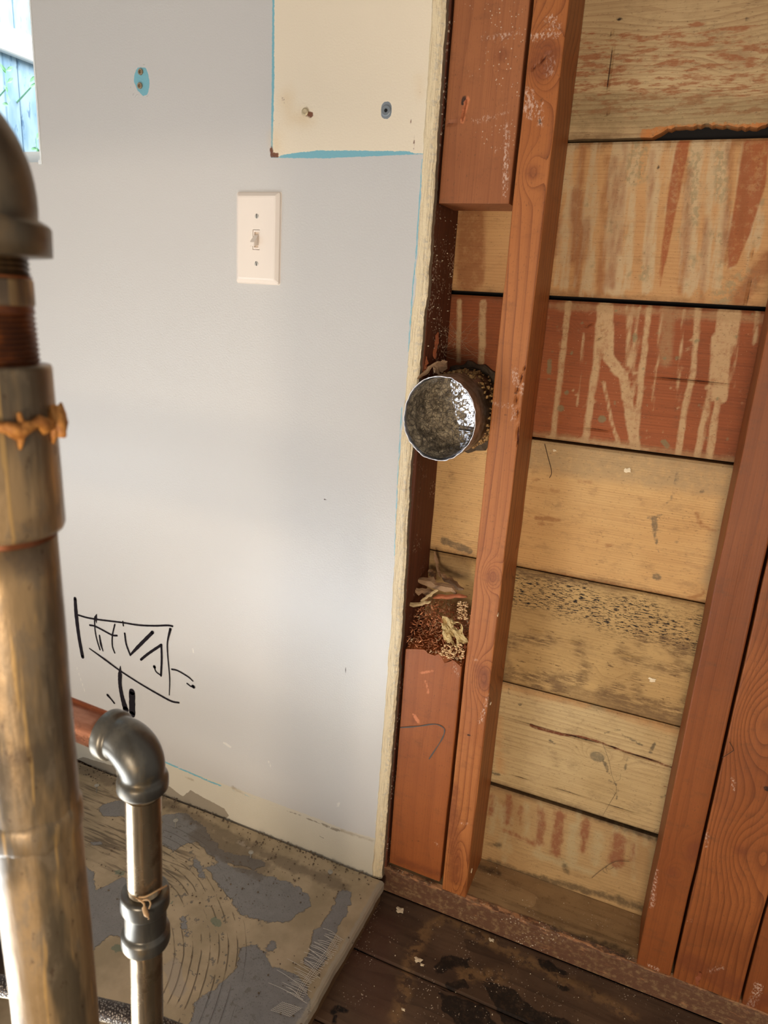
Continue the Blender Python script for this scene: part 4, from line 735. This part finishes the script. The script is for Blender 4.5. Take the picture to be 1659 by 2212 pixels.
for (x, y), pl_, s, lb in fl:
    if pl_ == 'F': c = PF(x, y, ZF+.0012); A1, A2, N = np.array([1, 0, 0]), np.array([0, 1, 0]), np.array([0, 0, 1])
    elif pl_ == 'B': c = PW(x, y, YB-.001); A1, A2, N = np.array([1, 0, 0]), np.array([0, 0, 1]), np.array([0, -1, 0])
    else: c = PX(x, y, -.187); A1, A2, N = np.array([0, 1, 0]), np.array([0, 0, 1]), np.array([1, 0, 0])
    k = 11; rr = [s*(.75+.4*random.random())*(1 if i % 3 else .7) for i in range(k)]
    v = [c+N*.0008]+[c+A1*r*math.cos(i*6.283/k)+A2*r*.7*math.sin(i*6.283/k)+N*random.uniform(-.0003, .0006) for i, r in enumerate(rr)]; v += [q-N*.0007 for q in v[1:]]
    mb = MB(); mb.add(v, [(0, 1+i, 1+(i+1) % k) for i in range(k)]+[(1+i, 1+k+i, 1+k+(i+1) % k, 1+(i+1) % k) for i in range(k)]+[tuple(1+k+i for i in range(k-1, -1, -1))])
    mb.build('plaster_flake', mfl, label=lb, cat='flake', group='loose plaster flakes')

# ================================================================== vent duct
YR = -.030; cR = PW(948, 905, YR); rxw = (PW(1026, 893, YR)[0]-PW(871, 893, YR)[0])/2; rzw = (PW(948, 813, YR)[2]-PW(948, 997, YR)[2])/2
du = empty('vent_duct', (cR[0], YR, cR[2]-rzw), 'round silver metal vent duct stub stuffed with grey lint, poking out of the cavity', 'duct')
mb = MB(); n = 96; V = []
ys = [(.30, 1.0), (.106, 1.0), (.06, 1.0), (.02, 1.0), (-.006, 1.0), (-.010, 1.015), (-.014, 1.0), (-.026, 1.0), (YR, 1.01), (YR-.0004, .992), (YR+.001, .985), (.02, .985), (.104, .985), (.30, .985)]
for i, (y, s) in enumerate(ys):
    for k in range(n):
        a = 2*math.pi*k/n; j = .0007*vn(k*.5, 1.+i*.02)+.0004*vn(k*1.7, i*.9) if i > 6 else 0
        dy = (.0012*vn(k*.9, 7.)+.0008*vn(k*2.3, 3.)) if 7 < i < 11 else 0
        V.append((cR[0]+(rxw*s+j)*math.cos(a), y+dy, cR[2]+(rzw*s+j)*math.sin(a)))
mb.add(V, [(l*n+k, l*n+(k+1) % n, (l+1)*n+(k+1) % n, (l+1)*n+k) for l in range(len(ys)-1) for k in range(n)])
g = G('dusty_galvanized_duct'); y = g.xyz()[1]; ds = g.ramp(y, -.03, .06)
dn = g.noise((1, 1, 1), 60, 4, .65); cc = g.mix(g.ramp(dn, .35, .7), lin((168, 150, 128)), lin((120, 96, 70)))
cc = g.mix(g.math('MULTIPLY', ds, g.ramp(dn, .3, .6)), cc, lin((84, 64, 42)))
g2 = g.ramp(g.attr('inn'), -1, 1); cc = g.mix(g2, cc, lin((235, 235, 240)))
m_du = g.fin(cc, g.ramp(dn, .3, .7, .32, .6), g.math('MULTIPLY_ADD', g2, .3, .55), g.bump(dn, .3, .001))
mb.a['inn'] = [np.array([5.0 if i//n > 7 else -5.0 for i in range(len(V))])]
mb.build('duct_pipe', m_du, du, smooth=True)
# lint lining: thick on the left and below, thin on the upper right
th = np.linspace(0, 2*math.pi, 241)[:-1]; rad_ = np.linspace(.0, 1, 100); V = []; F_ = []
def lintpos(a, t):      # t 0 = centre of the plug, 1 = rim
    a, t = np.broadcast_arrays(a, t)
    lx, lz = np.cos(a), np.sin(a); thick = .10+.10*np.clip(-lz-.1*lx, -.5, 1)+.05*np.clip(-lx, -1, 1)
    dep = np.where(t < .55, .052, .052*(1-np.clip((t-.55)/.45, 0, 1)**1.6)); rr = np.where(t < .55, t/.55*(.97-thick*1.3), (.97-thick*1.3)+(t-.55)/.45*thick*1.15)
    nx, nz = rr*lx, rr*lz; w_ = .10*vn(nx*5+3, nz*5, dep*60)+.05*vn(nx*13, nz*13+5, dep*140)+.02*vn(nx*30, nz*30, dep*300)
    k = np.clip((1-t)*6, 0, 1); rr = np.clip(rr+w_*.5*k, 0, .972)
    return np.stack([cR[0]+rr*rxw*lx, YR+.002+dep+w_*.12*k*.5, cR[2]+rr*rzw*lz], -1)
A2_, T2_ = np.meshgrid(th, rad_); V = lintpos(A2_, T2_).reshape(-1, 3); n = 240
def keep(l, k):       # towards the open right side the plug is only a torn web, daylight shows behind it
    a = th[k]; t = rad_[l]; p_ = lintpos(a, t); m_ = min(1, max(0, ((p_[0]-cR[0])/rxw*.95+(p_[2]-cR[2])/rzw*.30-.10)/.55))
    if m_ <= 0 or t > .93: return True
    w_ = min(abs(float(vn(p_[0]*260, p_[2]*260, 3.3))), abs(float(vn(p_[0]*420, p_[2]*420, 9.1)))*1.3); return w_ < .30-.23*m_
mb = MB(); mb.add(V, [(l*n+k, (l+1)*n+k, (l+1)*n+(k+1) % n, l*n+(k+1) % n) for l in range(99) for k in range(n) if keep(l, k)])
g = G('grey_lint'); nl = g.noise((1, 1, 1), 120, 5, .7, dist=.6); ve = g.vor((1, 1, 1), 150, 'DISTANCE_TO_EDGE', 'Distance'); wv = g.ramp(g.math('ADD', ve, g.math('MULTIPLY', g.noise((1, 1, 1), 300, 3), .12)), .04, .16, 1, 0)
p = g.xyz(); rt = g.ramp(g.math('ADD', g.math('MULTIPLY', g.math('SUBTRACT', p[0], float(cR[0])), 1.0), g.math('MULTIPLY', g.math('SUBTRACT', p[2], float(cR[2])), .25)), -.02, .025)
cc = g.mix(g.ramp(nl, .35, .65), lin((104, 92, 76)), lin((176, 160, 134)))
cc = g.mix(g.math('MULTIPLY', wv, g.math('MULTIPLY_ADD', rt, .6, .1)), cc, lin((205, 198, 200)))
m_li = g.fin(cc, .85, 0, g.bump(g.math('ADD', nl, g.math('MULTIPLY', wv, .5)), 1.0, .003), .2)
mb.build('lint', m_li, du, smooth=True, kind='stuff', label='grey fluffy lint plugging the duct')
mb = MB()      # dust bank on the outside of the duct by the boards
for k in range(260):
    a = random.uniform(-1.0, 2.6); y = random.uniform(.03, .102)**1; c = np.array([cR[0]+rxw*1.02*math.cos(a), y, cR[2]+rzw*1.02*math.sin(a)]); s = random.uniform(.0008, .0028)
    v = np.array([(a_, b_, c_) for a_ in (-1, 1) for b_ in (-1, 1) for c_ in (-1, 1)])*.6+rs.randn(8, 3)*.25
    mb.add(c+v*s, [(0, 1, 3, 2), (4, 6, 7, 5), (0, 4, 5, 1), (2, 3, 7, 6), (0, 2, 6, 4), (1, 5, 7, 3)])
mb.build('dust_crust', plain('tan_dust', (170, 132, 82), .9, 0, .5, 400), du, kind='stuff', label='tan dust crust on top of the duct')
# collar of putty around the duct at the boards
mb = MB(); q = [np.array([cR[0]+rxw*1.08*math.cos(a), .101, cR[2]+rzw*1.08*math.sin(a)]) for a in np.linspace(0, 2*math.pi, 60)]; sweep(mb, q, [.006+.002*math.sin(i*1.7) for i in range(60)], 10, rough=.002); mb.build('duct_seal', plain('dark_dusty_sealant', (80, 66, 50), .9, 0, .5, 200, .5), du)

# ================================================================== splinters and shreds
msp = [wood('grey_splinter_wood', (172, 138, 104), (140, 104, 74), (96, 66, 44), 'x', .002, .4, seed=81), wood('red_splinter_wood', (170, 96, 58), (140, 74, 44), (96, 46, 26), 'x', .002, .4, seed=83), wood('pale_splinter_wood', (206, 184, 140), (180, 150, 104), (130, 96, 62), 'x', .002, .4, seed=85)]
def splinter(a, b, w_, lb, mi=0, grp='wood splinters on the cut stump', bend=.003, flat=.35):
    a, b = np.array(a), np.array(b); mb = MB(); N = 9; d = (b-a)/np.linalg.norm(b-a); vw = CAM-a; s1 = np.cross(d, vw+np.array([.15, 0, .25])); s1 /= np.linalg.norm(s1); s2 = np.cross(d, s1); V = []; 
    for i in range(N):
        t = i/(N-1); c = a+(b-a)*t+s2*bend*math.sin(t*3.14); w1 = w_*(.55+.45*math.sin(math.pi*t)**.5)*(1+.3*random.uniform(-1, 1))*.8 if 0 < i < N-1 else w_*.25; c = c+s1*w_*.18*random.uniform(-1, 1)
        V += [c+s1*w1/2+s2*w_*flat*.2, c+s1*w1*.1+s2*w_*flat*.5, c-s1*w1/2, c-s2*w_*flat*.4]
    mb.add(V, [(i*4+k, i*4+(k+1) % 4, i*4+4+(k+1) % 4, i*4+4+k) for i in range(N-1) for k in range(4)]+[(3, 2, 1, 0), tuple((N-1)*4+k for k in range(4))])
    return mb.build('wood_splinter', msp[mi], label=lb, cat='splinter', group=grp)
c6 = (800, 1100, 3.687)
def Q6(x, y, Y): return PW(*cr((x, y), c6), Y)
splinter(Q6(370, 560, .060), Q6(690, 660, .050), .017, 'broad brown splinter lying topmost on the shreds', 0, bend=-.004)
splinter(Q6(300, 650, .045), Q6(520, 650, .055), .011, 'grey splinter pointing at the plasterboard edge', 0)
splinter(Q6(515, 335, .090), Q6(560, 540, .070), .006, 'thin dark splinter standing against the boards', 0, bend=.008)
splinter(Q6(560, 520, .075), Q6(740, 640, .065), .012, 'grey splinter leaning down to the stud', 0)
splinter(Q6(500, 700, .042), Q6(770, 690, .036), .008, 'pinkish splinter lying flat along the front', 1)
splinter(Q6(400, 730, .032), Q6(540, 640, .032), .006, 'pale knobbed splinter crossing the pile', 2)
splinter(Q6(285, 760, .030), Q6(480, 735, .028), .008, 'light splinter at the front left of the pile', 2)
splinter(Q6(470, 480, .085), Q6(520, 560, .080), .012, 'short grey splinter behind the pile', 0)
c5 = (820, 650, 4.147)
def Q5(x, y, Y): return PW(*cr((x, y), c5), Y)
splinter(Q5(340, 700, -.004), Q5(520, 540, .02), .006, 'long thin splinter resting on the duct beside the wall edge', 0, 'wood splinters on the duct')
splinter(Q5(490, 630, .01), Q5(610, 560, .03), .016, 'blunt brown splinter lying on top of the duct', 0, 'wood splinters on the duct')
splinter(Q5(410, 500, .02), Q5(420, 640, .012), .010, 'red-brown splinter hanging from the dark stud beside the duct', 1, 'wood splinters on the duct')
splinter(Q5(520, 280, .05), Q5(490, 520, .04), .006, 'pale thin splinter torn down the dark stud', 1, 'wood splinters on the duct')
# shredded fibres on the stump top
mb = MB()
rp = [(880, 1310), (1000, 1330)]
for k in range(2100):
    x = random.uniform(-.3165, -.233); t = random.random(); y = .0145+.085*t
    ztop = .402+(-.2312-x)*.09+(y-.014)*.10
    hgt = .066*(1-.6*abs(t-.45))*(.75+.25*random.random())
    z = ztop+random.random()**.8*max(hgt, .004)
    if t < .25: z = .402+(-.2312-x)*.09-.004+random.random()*(.058*min(1, t*4+.25))
    L = random.uniform(.003, .011); a = random.uniform(0, 6.3); el = random.uniform(-1.0, 1.0); d = np.array([math.cos(a)*math.cos(el), -.3+math.sin(a)*math.cos(el), math.sin(el)])*L*.5
    c = np.array([x, y, z]); wv_ = np.array([random.uniform(-1, 1), random.uniform(-1, 1), random.uniform(-1, 1)])*.0009
    if c[0]+abs(d[0]) > -.2285 or c[0]-abs(d[0]) < -.321: d[0] *= .2
    mb.add([c-d, c-d*.2+wv_, c+d, c-d*.1-wv_, c+d*.1+[0, -.0008, .0005]], [(0, 3, 4), (0, 4, 1), (2, 1, 4), (2, 4, 3), (0, 1, 2, 3)])
g = G('red_wood_shreds'); nz_ = g.noise((1, 1, 1), 260, 2, .6); px__ = g.xyz()
cc = g.mix(g.ramp(nz_, .35, .65), lin((172, 100, 62)), lin((218, 148, 100))); cc = g.mix(g.ramp(g.noise((1, 1, 1), 70, 3, .6, off=3), .55, .66), cc, lin((214, 190, 150)))
mb.build('wood_shreds', g.fin(cc, .8), label='heap of red wood shreds packed on the cut stump', cat='shreds', kind='stuff')
def Lpt(x, y, Y): return PW(*cr((x, y), c6), Y)
mb = MB(); V = []; nr, na = 10, 40
for i in range(nr+1):
    for k in range(na):
        a = 2*math.pi*k/na; q_ = i/nr*(1+.30*float(vn(math.cos(a)*2+5, math.sin(a)*2+3))+.12*float(vn(math.cos(a)*7, math.sin(a)*7)))
        V.append(Lpt(655+92*q_*math.cos(a)+30*q_*math.sin(a), 985+125*q_*math.sin(a), .0135+.006*float(vn(3*q_*math.cos(a)+1, 3*q_*math.sin(a)+4))+.003*float(vn(9*q_*math.cos(a)+1, 9*q_*math.sin(a)))))
def scrapkeep(i, k):
    a = 2*math.pi*k/na; x_, y_ = i/nr*math.cos(a), i/nr*math.sin(a); return (x_-.45)**2+(y_+.45)**2 > .05 and (x_-.05)**2/.04+(y_-.42)**2/.05 > 1
mb.add(V, [(i*na+k, i*na+(k+1) % na, (i+1)*na+(k+1) % na, (i+1)*na+k) for i in range(nr) for k in range(na) if scrapkeep(i, k)])
mb.build('paper_scrap', plain('torn_cream_paper', (188, 162, 112), .9, 0, .35, 120, .6), label='torn cream paper-like scrap wedged in the red shreds beside the stud', cat='scrap')
crumbs('shred_crumbs', 240, lambda: list(Lpt(random.uniform(560, 745), random.uniform(1080, 1190), random.uniform(.006, .012))) if random.random() < .55 else list(Lpt(random.uniform(690, 770), random.uniform(740, 880), random.uniform(.012, .03))), .0008, .0026, plain('cream_foam_crumbs', (214, 178, 132), .9, 0, .4, 350), 'cream crumbly foam bits between the red shreds and the stud')
# nail-gouge splinter on the upper post, chip on plate
splinter(PW(1008, 215, .012), PW(998, 262, .008), .005, 'small raised splinter beside the gouge in the upper post', 1, 'splinters raised from post and plate')
splinter(PW(1512, 2100, .012), PW(1505, 2128, .008), .006, 'orange chip standing at the foot of the wide-grained post', 1, 'splinters raised from post and plate')
# hair roots and cobwebs
mh = plain('dark_root_fibre', (58, 42, 30), .8)
def hair(pts, Y, r, lb, crop=c2b, sprays=0):
    mb = MB(); q = spl([PW(*cr(p_, crop), Y) for p_ in pts], 5); sweep(mb, q, r, 5)
    for k in range(sprays):
        a = q[random.randrange(len(q))]; an = random.uniform(0, 6.3); L = random.uniform(.008, .02); sweep(mb, spl([a, a+np.array([math.cos(an), -.15, math.sin(an)])*L*.5, a+np.array([math.cos(an+.5), -.1, math.sin(an+.5)])*L], 3), r*.7, 4)
    mb.build('dry_rootlet', mh, label=lb, cat='rootlet', group='dry rootlets on the boards')
hair([(1100, 1600), (1060, 1650), (1090, 1720), (1070, 1760), (1080, 1830)], YB-.003, .0002, 'tangled dry rootlets beside the right stud, low on the boards', sprays=14)
hair([(700, 1880), (760, 1830), (830, 1790), (905, 1790)], YB-.003, .0003, 'forked dark rootlet over the lowest board', sprays=3)
hair([(760, 1150), (790, 1230), (810, 1320), (835, 1400), (800, 1470), (760, 1540)], YB-.002, .00016, 'wispy dark rootlet hanging below the grey knot', sprays=5)
hair([(530, 840), (545, 900), (565, 980), (555, 1012)], YB-.002, .0004, 'single curved hair on the clean pine board', crop=c1b)
hair([(1410, 1225), (1465, 1190), (1470, 1180), (1450, 1140)], .009, .0004, 'short dark rootlet sticking from the gap beside the dark orange stud')
mcw = plain('cobweb_grey', (170, 150, 120), .8)
mb = MB()
c5e = (880, 420, 5.53)
for k in range(26):
    x0_, y0_ = random.uniform(380, 560), random.uniform(1500, 1950); x1_, y1_ = random.uniform(560, 1000), random.uniform(1450, 2000)
    a, b = PW(*cr((x0_, y0_), c5e), random.uniform(.04, .1)), PW(*cr((x1_, y1_), c5e), random.uniform(.06, .1)); m_ = (a+b)/2-[0, 0, random.uniform(.001, .008)]; sweep(mb, spl([a, m_, b], 5), .00010, 3)
mb.build('cobweb', mcw, label='faint cobweb threads over the duct in the dark cavity', cat='cobweb', kind='stuff')
crumbs('stud_flecks', 110, lambda: [-.3213, random.uniform(.018, .10), random.uniform(.80, 1.0)], .0004, .0013, bpy.data.materials['plaster_white'], 'white plaster flecks stuck on the dark stud in the cavity')

# ================================================================== pipes
def mg(name, c1, c2, c3_, metal=.6, r0=.3, r1=.55, k=1, streak=(60, 60, 9), hi=.5, bump=.2):
    g = G(name); a = g.noise(streak, k, 4, .65); b = g.noise((1, 1, 1), 38*k, 4, .6, off=3)
    cc = g.mix(g.ramp(a, .38, .62), lin(c1), lin(c2)); cc = g.mix(g.ramp(b, hi, hi+.14, 0, .8), cc, lin(c3_))
    return g.fin(cc, g.ramp(b, .35, .65, r0, r1), metal, g.bump(b, bump, .0008))
g = G('varnish_stained_galvanized_pipe')
a_ = g.noise((42, 42, 7), 1, 4, .65); b_ = g.noise((1, 1, .45), 70, 5, .65, off=3); d_ = g.noise((150, 150, 9), 1, 3, .6, off=7, dist=.4); e_2 = g.noise((1, 1, 1), 16, 3, .6, off=9)
cc = g.mix(g.ramp(a_, .40, .60), lin((168, 138, 98)), lin((104, 90, 70))); cc = g.mix(g.ramp(b_, .52, .64, 0, .75), cc, lin((134, 116, 92)))
cc = g.mix(g.ramp(d_, .60, .66, 0, .65), cc, lin((206, 164, 100))); cc = g.mix(g.ramp(e_2, .55, .66, 0, .6), cc, lin((92, 74, 58))); cc = g.mix(g.ramp(g.noise((1, 1, .5), 190, 4, .7, off=5), .62, .67, 0, .6), cc, lin((70, 48, 32)))
m_old = g.fin(cc, g.ramp(b_, .35, .65, .3, .5), .4, g.bump(g.math('ADD', b_, d_), .35, .0012))
m_nip = mg('dark_brown_steel', (96, 72, 44), (70, 52, 34), (120, 86, 48), .45, .35, .55)
m_thr = mg('rusty_thread', (134, 74, 32), (96, 50, 24), (70, 38, 20), .4, .35, .55, streak=(30, 30, 30))
m_iron = mg('black_iron_fitting', (112, 96, 74), (88, 78, 62), (124, 102, 72), .45, .36, .46, hi=.56, bump=.4)
m_elb = mg('dark_malleable_fitting', (116, 110, 98), (94, 90, 82), (128, 110, 80), .6, .32, .42, hi=.56, bump=.25)
m_gal = mg('galvanized_steel_pipe', (176, 154, 124), (146, 126, 98), (120, 98, 72), .8, .2, .3, hi=.52)
m_hemp = mg('hemp_and_pipe_dope', (206, 140, 66), (166, 104, 44), (226, 170, 96), 0, .6, .8, streak=(200, 200, 200), bump=1.0)
m_cop = mg('copper_tube', (206, 146, 118), (178, 118, 92), (130, 84, 66), .8, .22, .38, streak=(20, 120, 120), hi=.56)
# big pipe
B0_, T0_ = PD(118, 2153, .385), PD(-38, 700, .288)
ax = (T0_-B0_)/np.linalg.norm(T0_-B0_)
def onax(y): # point on the axis seen at image row y
    lo_, hi_ = -.6, 1.2
    for _ in range(50):
        m_ = (lo_+hi_)/2; c = B0_+ax*m_-CAM; yy = CY-(c@U_)/(c@_f)*FPX
        if yy > y: lo_ = m_
        else: hi_ = m_
    return B0_+ax*m_
foot = B0_-ax*(B0_[2]/ax[2])
bp = empty('riser_pipe', foot, 'thick stained riser pipe with elbow and coupling, nearest the camera at the left edge', 'pipe')
r = .0212
L = lambda a, b: np.linalg.norm(b-a)
y0p = onax(1160); mb = MB(); H = L(foot, y0p); pr = [(0, r)]+[(h, r) for h in np.arange(.02, H-.004, .02)]+[(H, r)]; lathe(mb, foot, y0p, pr, 64, rough=.0003)
lathe(mb, onax(1800), onax(1690), [(0, r-.001), (.006, r+.0008), (.016, r+.001), (.022, r-.001)], 48, rough=.0012, seed=4)
mb.build('lower_pipe', m_old, bp, smooth=True)
a, b = onax(1166), onax(1135); mb = MB(); lathe(mb, a, b, [(0, r*.98)]+threads(.001, L(a, b)+.004, r-.0002, .002, .0006), 56, rough=.0005); mb.build('thread', m_thr, bp, smooth=True, label='rusty orange thread below the coupling')
a, b = onax(1146), onax(784); h = L(a, b); mb = MB(); lathe(mb, a, b, [(0, .0215), (.0006, .0240), (.003, .0250), (h*.3, .0249), (h*.7, .0248), (h-.002, .0248), (h-.0005, .0243), (h, .0215)], 64, rough=.0002); mb.build('coupling', m_old, bp, smooth=True)
a, b = onax(792), onax(545); h = L(a, b); hp = L(a, onax(668)); hq = L(a, onax(592)); mb = MB()
lathe(mb, a, b, threads(0, hp, .0206, .0021, .0009, .0200)+[(hp+.001, .0196), (hp+.003, .0199), (hq, .0199)], 64); mb2 = mb
nip = mb.build('nipple', m_thr, bp, smooth=False, label='rust-brown threaded nipple')
mb = MB(); lathe(mb, a+ax*(hp+.002), a+ax*hq, [(0, .0201), (.001, .0203), (hq-hp-.004, .0203), (hq-hp-.003, .0199)], 56); mb.build('nipple_body', m_old, nip, smooth=True, label='bare tan middle of the nipple')
mb = MB(); lathe(mb, a+ax*hq, b, threads(0, h-hq+.004, .0195, .002, .0009), 56); mb.build('upper_thread', m_nip, nip)
# hemp wound on the coupling
mb = MB(); c0 = onax(905); _, sa, sb = frame_of(ax)
q = []
for k in range(90):
    t = k/89*2*math.pi*1.15; q.append(c0+(sa*math.cos(t)+sb*math.sin(t))*(.0262+.0006*math.sin(k*1.1))+ax*(.0015*math.sin(k*.9)+.0008*math.sin(k*2.3)))
sweep(mb, q, [.0021+.0012*math.sin(k*.55)**2 for k in range(90)], 8, rough=.0009)
for k in range(10):
    t = k*.63; a_ = c0+(sa*math.cos(t)+sb*math.sin(t))*.0268; sweep(mb, [a_+ax*.006, a_+ax*.001+sa*.001, a_-ax*.005, a_-ax*.009+sb*.001], [.0008, .0018, .0016, .0004], 6, rough=.0006)
e0, e1, e2 = PD(104, 888, .300), PD(124, 893, .300), PD(138, 940, .300)
sweep(mb, [PD(70, 905, .296), e0, PD(118, 888, .300), PD(126, 915, .300), PD(134, 938, .300), PD(142, 944, .300)], [.002, .0036, .0042, .0036, .0022, .0004], 10, rough=.0012)
mb.build('hemp_winding', m_hemp, bp, smooth=True, label='orange-brown hemp and sealant wound round the coupling')
# elbow
a = onax(552); b = onax(478); mb = MB(); cl = L(a, b); lft = np.cross(ax, np.array([0, 1.0, 0])); lft = -lft/np.linalg.norm(lft)
if lft[0] > 0: lft = -lft
pth = [a, a+ax*.0008, a+ax*cl*.9, a+ax*cl, a+ax*(cl+.002)]; rd = [.0205, .0284, .0288, .0278, .0240]
c0 = a+ax*(cl+.004); Rb = .030
for t in np.linspace(.05, math.pi/2, 16): pth.append(c0+ax*Rb*math.sin(t)+lft*Rb*(1-math.cos(t))); rd.append(.0242+.0012*math.sin(t*2))
e_ = pth[-1]; pth += [e_+lft*.004, e_+lft*.005, e_+lft*.018, e_+lft*.0185]; rd += [.0245, .0285, .0288, .021]
sweep(mb, pth, rd, 56); mb.build('elbow', m_iron, bp, smooth=True, label='dark iron elbow with raised collars')
mb = MB(); lathe(mb, e_+lft*.017, e_+lft*.8, [(0, r), (.75, r)], 40); mb.build('branch_pipe', m_old, bp, smooth=True)

# small pipe
t0, b0 = PD(309.3, 1728, .53), PD(317, 2120, .58); ax2 = (t0-b0)/np.linalg.norm(t0-b0); k2 = .01335
def on2(y):
    lo_, hi_ = -.5, .6
    for _ in range(50):
        m_ = (lo_+hi_)/2; c = b0+ax2*m_-CAM; yy = CY-(c@U_)/(c@_f)*FPX
        if yy > y: lo_ = m_
        else: hi_ = m_
    return b0+ax2*m_
ft2 = b0-ax2*(b0[2]/ax2[2])
sp_ = empty('gas_pipe', ft2, 'slimmer steel pipe with dark elbow turning left into copper, standing between big riser and wall', 'pipe')
q = on2(2030); h = L(ft2, q); mb = MB(); lathe(mb, ft2, q, [(0, .0127), (h-.01, .0127), (h, .0125)], 48); mb.build('lower_pipe', m_gal, sp_, smooth=True)
a, b = on2(2034), on2(1921); h = L(a, b); mb = MB(); lathe(mb, a, b, [(0, .0125), (.0002, .0172), (.0012, .0185), (.0030, .0189), (.0110, .0189), (.0128, .0184), (.0142, .0170), (.0150, .0162), (.0160, .0160), (h*.5, .0160), (h-.0190, .0160), (h-.0180, .0162), (h-.0170, .0172), (h-.0155, .0182), (h-.0140, .0186), (h-.0030, .0186), (h-.0012, .0182), (h-.0002, .0172), (h, .0160), (h-.0004, .0125)], 56, rough=.0002); mb.build('coupling', m_elb, sp_, smooth=True, label='dark coupling with two raised bands')
a, b = on2(1926), on2(1695); h = L(a, b); mb = MB(); lathe(mb, a, b, threads(0, .008, .0127, .0016, .0006, .0132)+[(.009, .01325), (h-.009, .01325)]+threads(h-.0085, h, .0130, .0016, .0006), 56); mb.build('nipple', m_gal, sp_, smooth=False)
a = on2(1703); cl = .0125; xd = np.array([-1.0, .02, 0.02]); xd -= ax2*(xd@ax2)*1.0; xd /= np.linalg.norm(xd)
pth = [a+ax2*q_ for q_ in (0, .0002, .0012, .0028, cl-.0035, cl-.0018, cl-.0006, cl+.0004, cl+.0014)]; rd = [.0128, .0176, .0184, .0187, .0187, .0182, .0172, .0163, .0160]; c0 = a+ax2*(cl+.002); Rb = .0215
for t in np.linspace(.05, math.pi/2, 18): pth.append(c0+ax2*Rb*math.sin(t)+xd*Rb*(1-math.cos(t))); rd.append(.0160+.0014*math.sin(2*t))
e_ = pth[-1]; pth += [e_+xd*q_ for q_ in (.0010, .0016, .0024, .0034, .0046, .0105, .0118, .0124, .0126)]; rd += [.0160, .0163, .0172, .0182, .0187, .0187, .0182, .0174, .012]
mb = MB(); sweep(mb, pth, rd, 56); mb.build('elbow', m_elb, sp_, smooth=True, label='dark grey malleable elbow')
mb = MB(); lathe(mb, e_+xd*.0108, e_+xd*.02, [(0, .015), (.0022, .0162), (.0034, .0152), (.004, .0142)], 40, rough=.0006); mb.build('joint_compound', plain('pale_green_compound', (150, 148, 108), .5, 0, .3, 300), sp_, smooth=True, label='greenish sealing compound ring')
mb = MB(); lathe(mb, e_+xd*.0145, e_+xd*1.2, [(0, .0142), (1.1, .0142)], 48); mb.build('copper_tube', m_cop, sp_, smooth=True, label='copper tube running left')
mb = MB(); c3s = (0, 1250, 2.3)
fr = lambda x, y, t: PD(c3s[0]+x/2.3, c3s[1]+y/2.3, t)
sweep(mb, spl([fr(660, 1575, .538), fr(690, 1595, .536), fr(715, 1615, .535), fr(720, 1650, .535), fr(740, 1692, .535)], 5), [.0004]*5+[.0009]*8+[.0018]*6+[.0006]*2, 7, rough=.0005)
sweep(mb, spl([fr(700, 1600, .536), fr(735, 1595, .534), fr(748, 1615, .534), fr(740, 1640, .534)], 5), .0006, 6); sweep(mb, spl([fr(690, 1582, .537), fr(730, 1578, .536), fr(790, 1545, .540), fr(828, 1525, .546)], 5), .0007, 6, rough=.0003)
mb.build('hemp_strand', mg('pale_hemp', (222, 180, 128), (196, 150, 100), (232, 196, 150), 0, .6, .8), sp_, smooth=True, label='frayed pale hemp strand hanging on the coupling')
# braided hose behind the pipes
hp_ = [PD(-60, 2120, .66), PD(60, 2140, .66), PD(200, 2176, .66), PD(283, 2196, .66), PD(352, 2222, .665), PD(450, 2262, .69), PD(560, 2330, .74)]
pts = spl(hp_, 14); mb = MB(); last = pts[-1]; pts += [last+np.array([.04, -.01, -.03]), np.array([last[0]+.06, last[1]-.03, .02]), np.array([last[0]+.05, last[1]-.06, .010])]
sweep(mb, pts, .0088, 20)
g = G('braided_steel_sleeve'); br = g.vor((1, 1, 1), 520); cc = g.mix(g.ramp(br, .2, .5), lin((150, 142, 132)), lin((66, 58, 54))); mbr = g.fin(cc, .38, .6, g.bump(br, .7, .001))
mb.build('braided_hose', mbr, smooth=True, label='braided flexible hose passing behind the two pipes at the bottom', cat='hose')
# dark tank with foil, lower left
def rnd_box(mb, c, s, n=10, amp=.0, sc=8, e=.35):
    V = []; 
    for i in range(n+1):
        for k in range(2*n):
            u = -math.pi/2+math.pi*i/n; v = 2*math.pi*k/(2*n); f_ = lambda x: math.copysign(abs(x)**e, x)
            p_ = np.array([f_(math.cos(u))*f_(math.cos(v)), f_(math.cos(u))*f_(math.sin(v)), f_(math.sin(u))]); d_ = amp*float(vn(p_[0]*sc, p_[1]*sc, p_[2]*sc)) if amp else 0
            V.append(np.array(c)+p_*(np.array(s)+d_))
    m2 = 2*n; mb.add(V, [(i*m2+k, i*m2+(k+1) % m2, (i+1)*m2+(k+1) % m2, (i+1)*m2+k) for i in range(n) for k in range(m2)])
q = PF(22, 2020, .10)
mb = MB(); rnd_box(mb, (q[0]-.15, q[1]-.09, .05), (.145, .11, .05), 14); mb.build('plastic_tub', plain('dark_maroon_plastic', (38, 26, 28), .35), smooth=True, label='dark maroon-black plastic tub low at the left edge behind the riser', cat='tub')
mb = MB(); q2 = PF(5, 1940, .035); rnd_box(mb, (q2[0]-.115, q2[1]+.03, .064), (.10, .045, .040), 40, .018, 5, .6); mb.build('foil_bag', plain('crumpled_silver_foil', (200, 200, 205), .25, .85, .2, 60, .5), label='crumpled silver foil bag behind the dark tub', cat='bag')
for o in bpy.data.objects:
    if '_o' in o: del o['_o']
